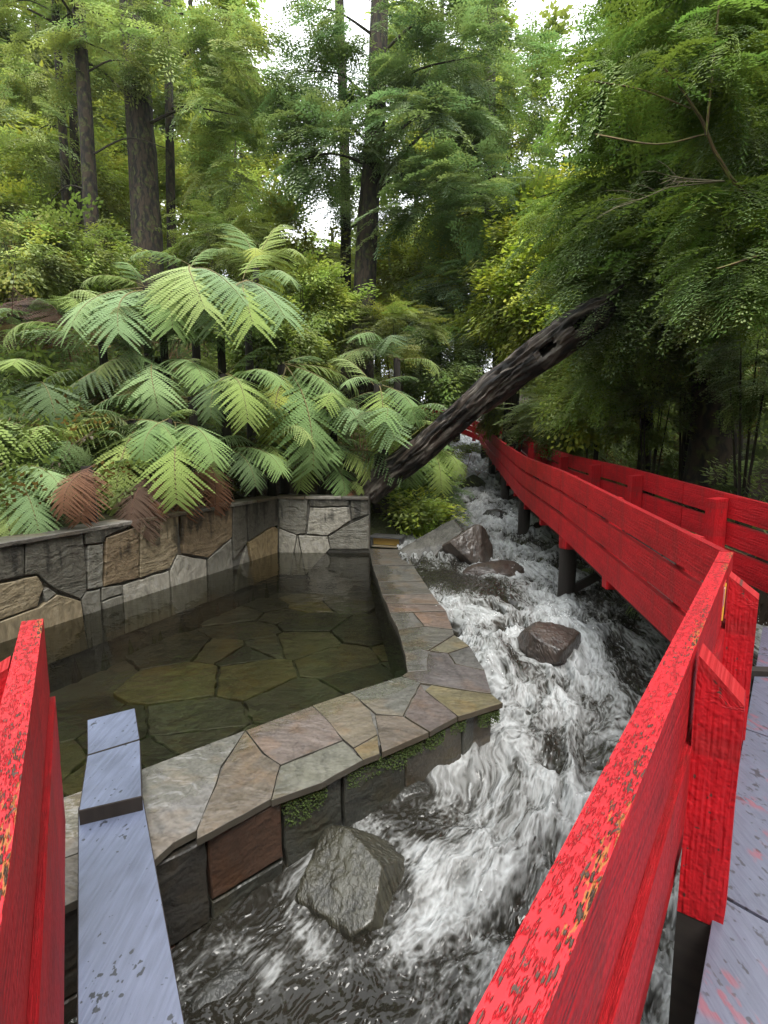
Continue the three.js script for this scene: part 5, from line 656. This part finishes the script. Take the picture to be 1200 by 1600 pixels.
const bankF = [['fern with arching fronds low on the dark bank', 1110, 655, 7], ['fern on the dark bank just above the bridge railing', 1130, 735, 5.8], ['small pale fern behind the bank-side railing', 985, 715, 7.8], ['fern at the photo edge high on the dark bank', 1190, 640, 6], ['fern at the edge close over the railing', 1185, 760, 5.3], ['low fern between two square posts', 1060, 720, 6.8], ['fern by the roots on the dark bank', 1010, 660, 8.6]];
bankF.forEach(([l, px, py, d], i) => { const b = at(px, py, d); b.y = Math.min(b.y, ground(b.x, b.z) + 0.35); const tips = []; for (let k = 0; k < 5; k++) { const th = rr(0, 6.28), L = rr(0.5, 0.85); tips.push([V(b.x + Math.cos(th) * L, b.y + rr(-0.05, 0.3), b.z + Math.sin(th) * L), FRL[k % 3], [fG, fD][k % 2], 0]); } fern(l, b, tips, 'ferns on the dark bank'); });

// ------------------------------------------------------------------ fallen log
{
  const a = at(575, 770, 9.6), b = at(955, 470, 7.2), L = 150, pts = [], rad = []; for (let i = 0; i <= L; i++) { const t = i / L; pts.push(a.clone().lerp(b, t).add(V(0.02 * Math.sin(t * 7), 0.05 * Math.sin(t * Math.PI) + 0.012 * Math.sin(t * 11 + 1), 0))); rad.push(lerp(0.21, 0.24, t) * (1 + 0.25 * Math.exp(-t * 12) + 0.1 * (fbm(t * 9, 3, 3, 158) - 0.5)) * (1 - 0.5 * smooth(0.95, 1, t))); }
  const g = tube(pts, rad, 72, 0.2, 61, 1.6), p = g.attributes.position; const ax = b.clone().sub(a).normalize();
  // deep cracks along the grain and two rotted hollows
  const hole = new Uint8Array(p.count), tc = V(-0.25, -0.08, 1), toCam = tc.clone().addScaledVector(ax, -tc.dot(ax)).normalize(), sideV = ax.clone().cross(toCam);
  const LG = a.distanceTo(b);
  for (let i = 0; i < p.count; i++) { const q = V(p.getX(i), p.getY(i), p.getZ(i)), s = q.clone().sub(a).dot(ax), c = pts[clamp(Math.round(s / a.distanceTo(b) * L), 0, L)], d = q.clone().sub(c); d.addScaledVector(ax, -d.dot(ax)); const r = d.length(); if (r < 0.02) continue; d.divideScalar(r); const th = Math.atan2(d.dot(sideV), d.dot(toCam)); const cw = fbm(s * 0.8, th * 0.5 + 9, 2, 8) * 2; let k = -0.055 * smooth(0.05, 0.012, Math.abs(fbm(th * 3.2 + 20 + cw, s * 0.7, 3, 152) - 0.5)) - 0.03 * smooth(0.04, 0.01, Math.abs(fbm(th * 7 + 50 + cw, s * 1.1, 3, 154) - 0.5)) + 0.07 * (fbm(th * 5 + 20, s * 1.6, 4, 153) - 0.5) + 0.03 * (fbm(th * 14 + 20, s * 2.4, 3, 156) - 0.5); const hol = (s0, t0, sl, tw, dp) => dp * Math.exp(-(((s - s0) / sl) ** 4) - (((th - t0) / tw) ** 4)); const jag = 0.35 * (fbm(s * 6, th * 3 + 9, 3, 155) - 0.5), h1 = hol(LG * 0.8, 0.0 + jag, 0.17 + jag * 0.2, 0.38, 1), h2_ = hol(LG * 0.915, 0.0 + jag, 0.16, 0.4 + jag * 0.3, 1), h3_ = hol(LG * 0.55, 0.75 + jag * 0.5, 0.26, 0.14, 1); if (Math.max(h1, h2_, h3_) > 0.55) hole[i] = 1; k -= 0.07 * (h1 + h2_ + h3_); q.addScaledVector(d, k); p.setXYZ(i, q.x, q.y, q.z); }
  { const ix = Array.from(g.index.array), keep = []; for (let i = 0; i < ix.length; i += 3) if (!(hole[ix[i]] && hole[ix[i + 1]] && hole[ix[i + 2]])) keep.push(ix[i], ix[i + 1], ix[i + 2]); g.setIndex(keep); }
  g.computeVertexNormals();
  const lm = tex(512, 512, (u, v, c) => { const w = fbm(u * 4, v * 2, 3, 161, 4, 2), g2 = fbm(u * 46 + w * 4, v * 3, 4, 162), m = fbm(u * 10, v * 5, 4, 163, 10, 5), k = 0.05 + 1.3 * smooth(0.25, 0.8, g2) + 0.4 * (m - 0.5), gr = smooth(0.52, 0.68, m * 0.6 + g2 * 0.4) * 0.75; setc(c, lerp(0.05 * k, 0.15 * k, gr), lerp(0.035 * k, 0.13 * k, gr), lerp(0.026 * k, 0.108 * k, gr)); });
  const t = thing('fallen_log', 'big weathered dark log leaning across the ravine over the red footbridge', 'log'); const lmat = phy({ map: rep(lm, 0.5, 1), bumpMap: rep(lm, 0.5, 1), bumpScale: 0.1, roughness: 0.72, side: THREE.DoubleSide }); part('trunk', g, lmat, t);
  // a broken sliver at the top and moss cushions at the foot
  const spl = at(925, 480, 7.3), e = at(975, 445, 7.1); part('splinter', tube([spl, spl.clone().lerp(e, 0.5), e], [0.08, 0.05, 0.015], 7, 0.4, 9), lmat, t);
  const ms = []; const tf = new THREE.TetrahedronGeometry(0.02, 0); for (let i = 0; i < 2200; i++) { const s = Math.pow(rnd(), 1.3) * 1.55, c = a.clone().addScaledVector(ax, s), th = rr(-0.45, 0.45) - 0.55, up = V(0, 1, 0).addScaledVector(ax, -ax.y).normalize(), sd2 = ax.clone().cross(up); const rl = rad[Math.round(s / a.distanceTo(b) * L)] + 0.045 - 0.015; const q = c.add(V(0, 0.10 * Math.sin(s / a.distanceTo(b) * Math.PI), 0)).addScaledVector(up, Math.cos(th) * rl).addScaledVector(sd2, Math.sin(th) * rl); const m = tf.clone(); m.scale(rr(0.6, 1.5), rr(0.5, 1), rr(0.6, 1.5)); m.translate(q.x, q.y, q.z); ms.push(m); } part('moss', mergeGeometries(ms), std({ color: rgb(0.11, 0.12, 0.02), roughness: 0.95 }), t, 'stuff');
}

// ------------------------------------------------------------------ bare twigs
function twigs(label, base, n, len, mat, seed, group, aim = V(0, 0.8, 0.2)) {
  const b = at(...base), gy = ground(b.x, b.z), foot = base[3] === 'air' ? b : V(b.x, Math.min(gy, b.y), b.z), R = mulberry(seed), t = thing('dead_branch', label, 'branch', group, foot), gs = [];
  for (let i = 0; i < n; i++) { const d = aim.clone().add(V(R() - 0.5, R() - 0.5, R() - 0.5).multiplyScalar(base[3] ? 0.9 : 1.7)).normalize(), L = len * (0.5 + R()), m = d.clone().multiplyScalar(L * 0.5).add(V((R() - 0.5) * 0.2 * L, (R() - 0.5) * 0.2 * L, 0)), e = d.clone().multiplyScalar(L); part('branch', tube([V(0, 0, 0), m, e], base[3] ? [0.007, 0.005, 0.002] : [0.016, 0.01, 0.003], 5), mat, t); for (let k = 0; k < 5; k++) { const o = m.clone().lerp(e, R()), f = o.clone().add(V(R() - 0.5, R() - 0.4, R() - 0.5).multiplyScalar(L * 0.4)).addScaledVector(d, base[3] ? L * 0.35 : 0); gs.push(tube([o, o.clone().lerp(f, 0.5).add(V(0, 0.02, 0)), f], base[3] ? [0.003, 0.0022, 0.0012] : [0.006, 0.004, 0.002], 4)); } }
  part('twig', mergeGeometries(gs), mat, t, 'stuff'); return t;
}
twigs('tangle of reddish bare twigs at the stout trunk foot', [240, 392, 12.6], 30, 1.25, std({ color: rgb(0.2, 0.1, 0.06), roughness: 0.9 }), 501);
twigs('reddish bare twigs in front of the forked conifer foot', [575, 570, 11], 16, 1.2, std({ color: rgb(0.18, 0.085, 0.05), roughness: 0.9 }), 502);
twigs('brown bare twigs beside the far bridge bend', [720, 640, 17], 12, 1.4, std({ color: rgb(0.2, 0.1, 0.04), roughness: 0.9 }), 503);
twigs('brown dead brush at the photo edge over the ferns', [20, 520, 9.5], 14, 1.3, M.twig, 504);

twigs('pale bare twigs drooping from the bent lichened branch', [1132, 283, 4.9, 'air'], 4, 0.7, M.paleTwig, 505, null, V(-1.6, -0.35, 0));

// ------------------------------------------------------------------ low ground cover that nobody could count
{
  const kinds = [[broadSpray(31, 60, 0.11, 0.055), M.cover], [FRL[1].g, M.fern[2]], [coniferSpray(33, 0.3, 6, 0.12, 0.05), M.cover]], lists = kinds.map(() => []), R = mulberry(77);
  for (let i = 0; i < 60000 && lists[0].length < 9000; i++) {
    const d = 3 + Math.pow(R(), 1.5) * 42, x = (R() - 0.5) * 2 * (4 + d * 0.95), z = -d, dl = sd(LEFT, x, z), dr = -sd(RIGHT, x, z); if (dl < 0.55 && dr < 0.45) continue; if (dr > 0 && d < 9 && R() < 0.72) continue; if (dl > 0 && dl < 1.4 && d > 9 && d < 12.5 && R() < 0.93) continue;
    if (x > -0.6 && x < 0.9 && d < 10.2 && d > 9) continue; const y = ground(x, z), th = R() * 6.28, pit = -0.5 - R() * 0.7, s = (0.35 + 0.5 * R()) * (1 + d * 0.018), k = R() < 0.5 ? 0 : R() < 0.35 ? 1 : 2, m = new THREE.Matrix4().makeRotationFromEuler(new THREE.Euler(pit, th, 0, 'YXZ')).scale(V(s, s, s)).setPosition(x, y + 0.02, z), br = 0.55 + 0.8 * R(), dry = R() < 0.12; lists[k].push([m, dry ? rgb(1.0 * br, 0.5 * br, 0.5 * br) : rgb(br, br * 1.02, br * 0.85)]);
  }
  const t = thing('undergrowth', 'low leafy undergrowth and small ferns covering both banks', 'undergrowth'); t.userData.kind = 'stuff';
  kinds.forEach(([g, m], i) => { const im = new THREE.InstancedMesh(g, m, lists[i].length); im.name = ['leafy_cover', 'small_ferns', 'sprigs'][i]; im.userData.kind = 'stuff'; lists[i].forEach(([mm, c], k) => { im.setMatrixAt(k, mm); im.setColorAt(k, c); }); t.add(im); });
}
scene.fog = new THREE.FogExp2(0xe8eee6, 0.0004);
renderer.render(scene, camera);
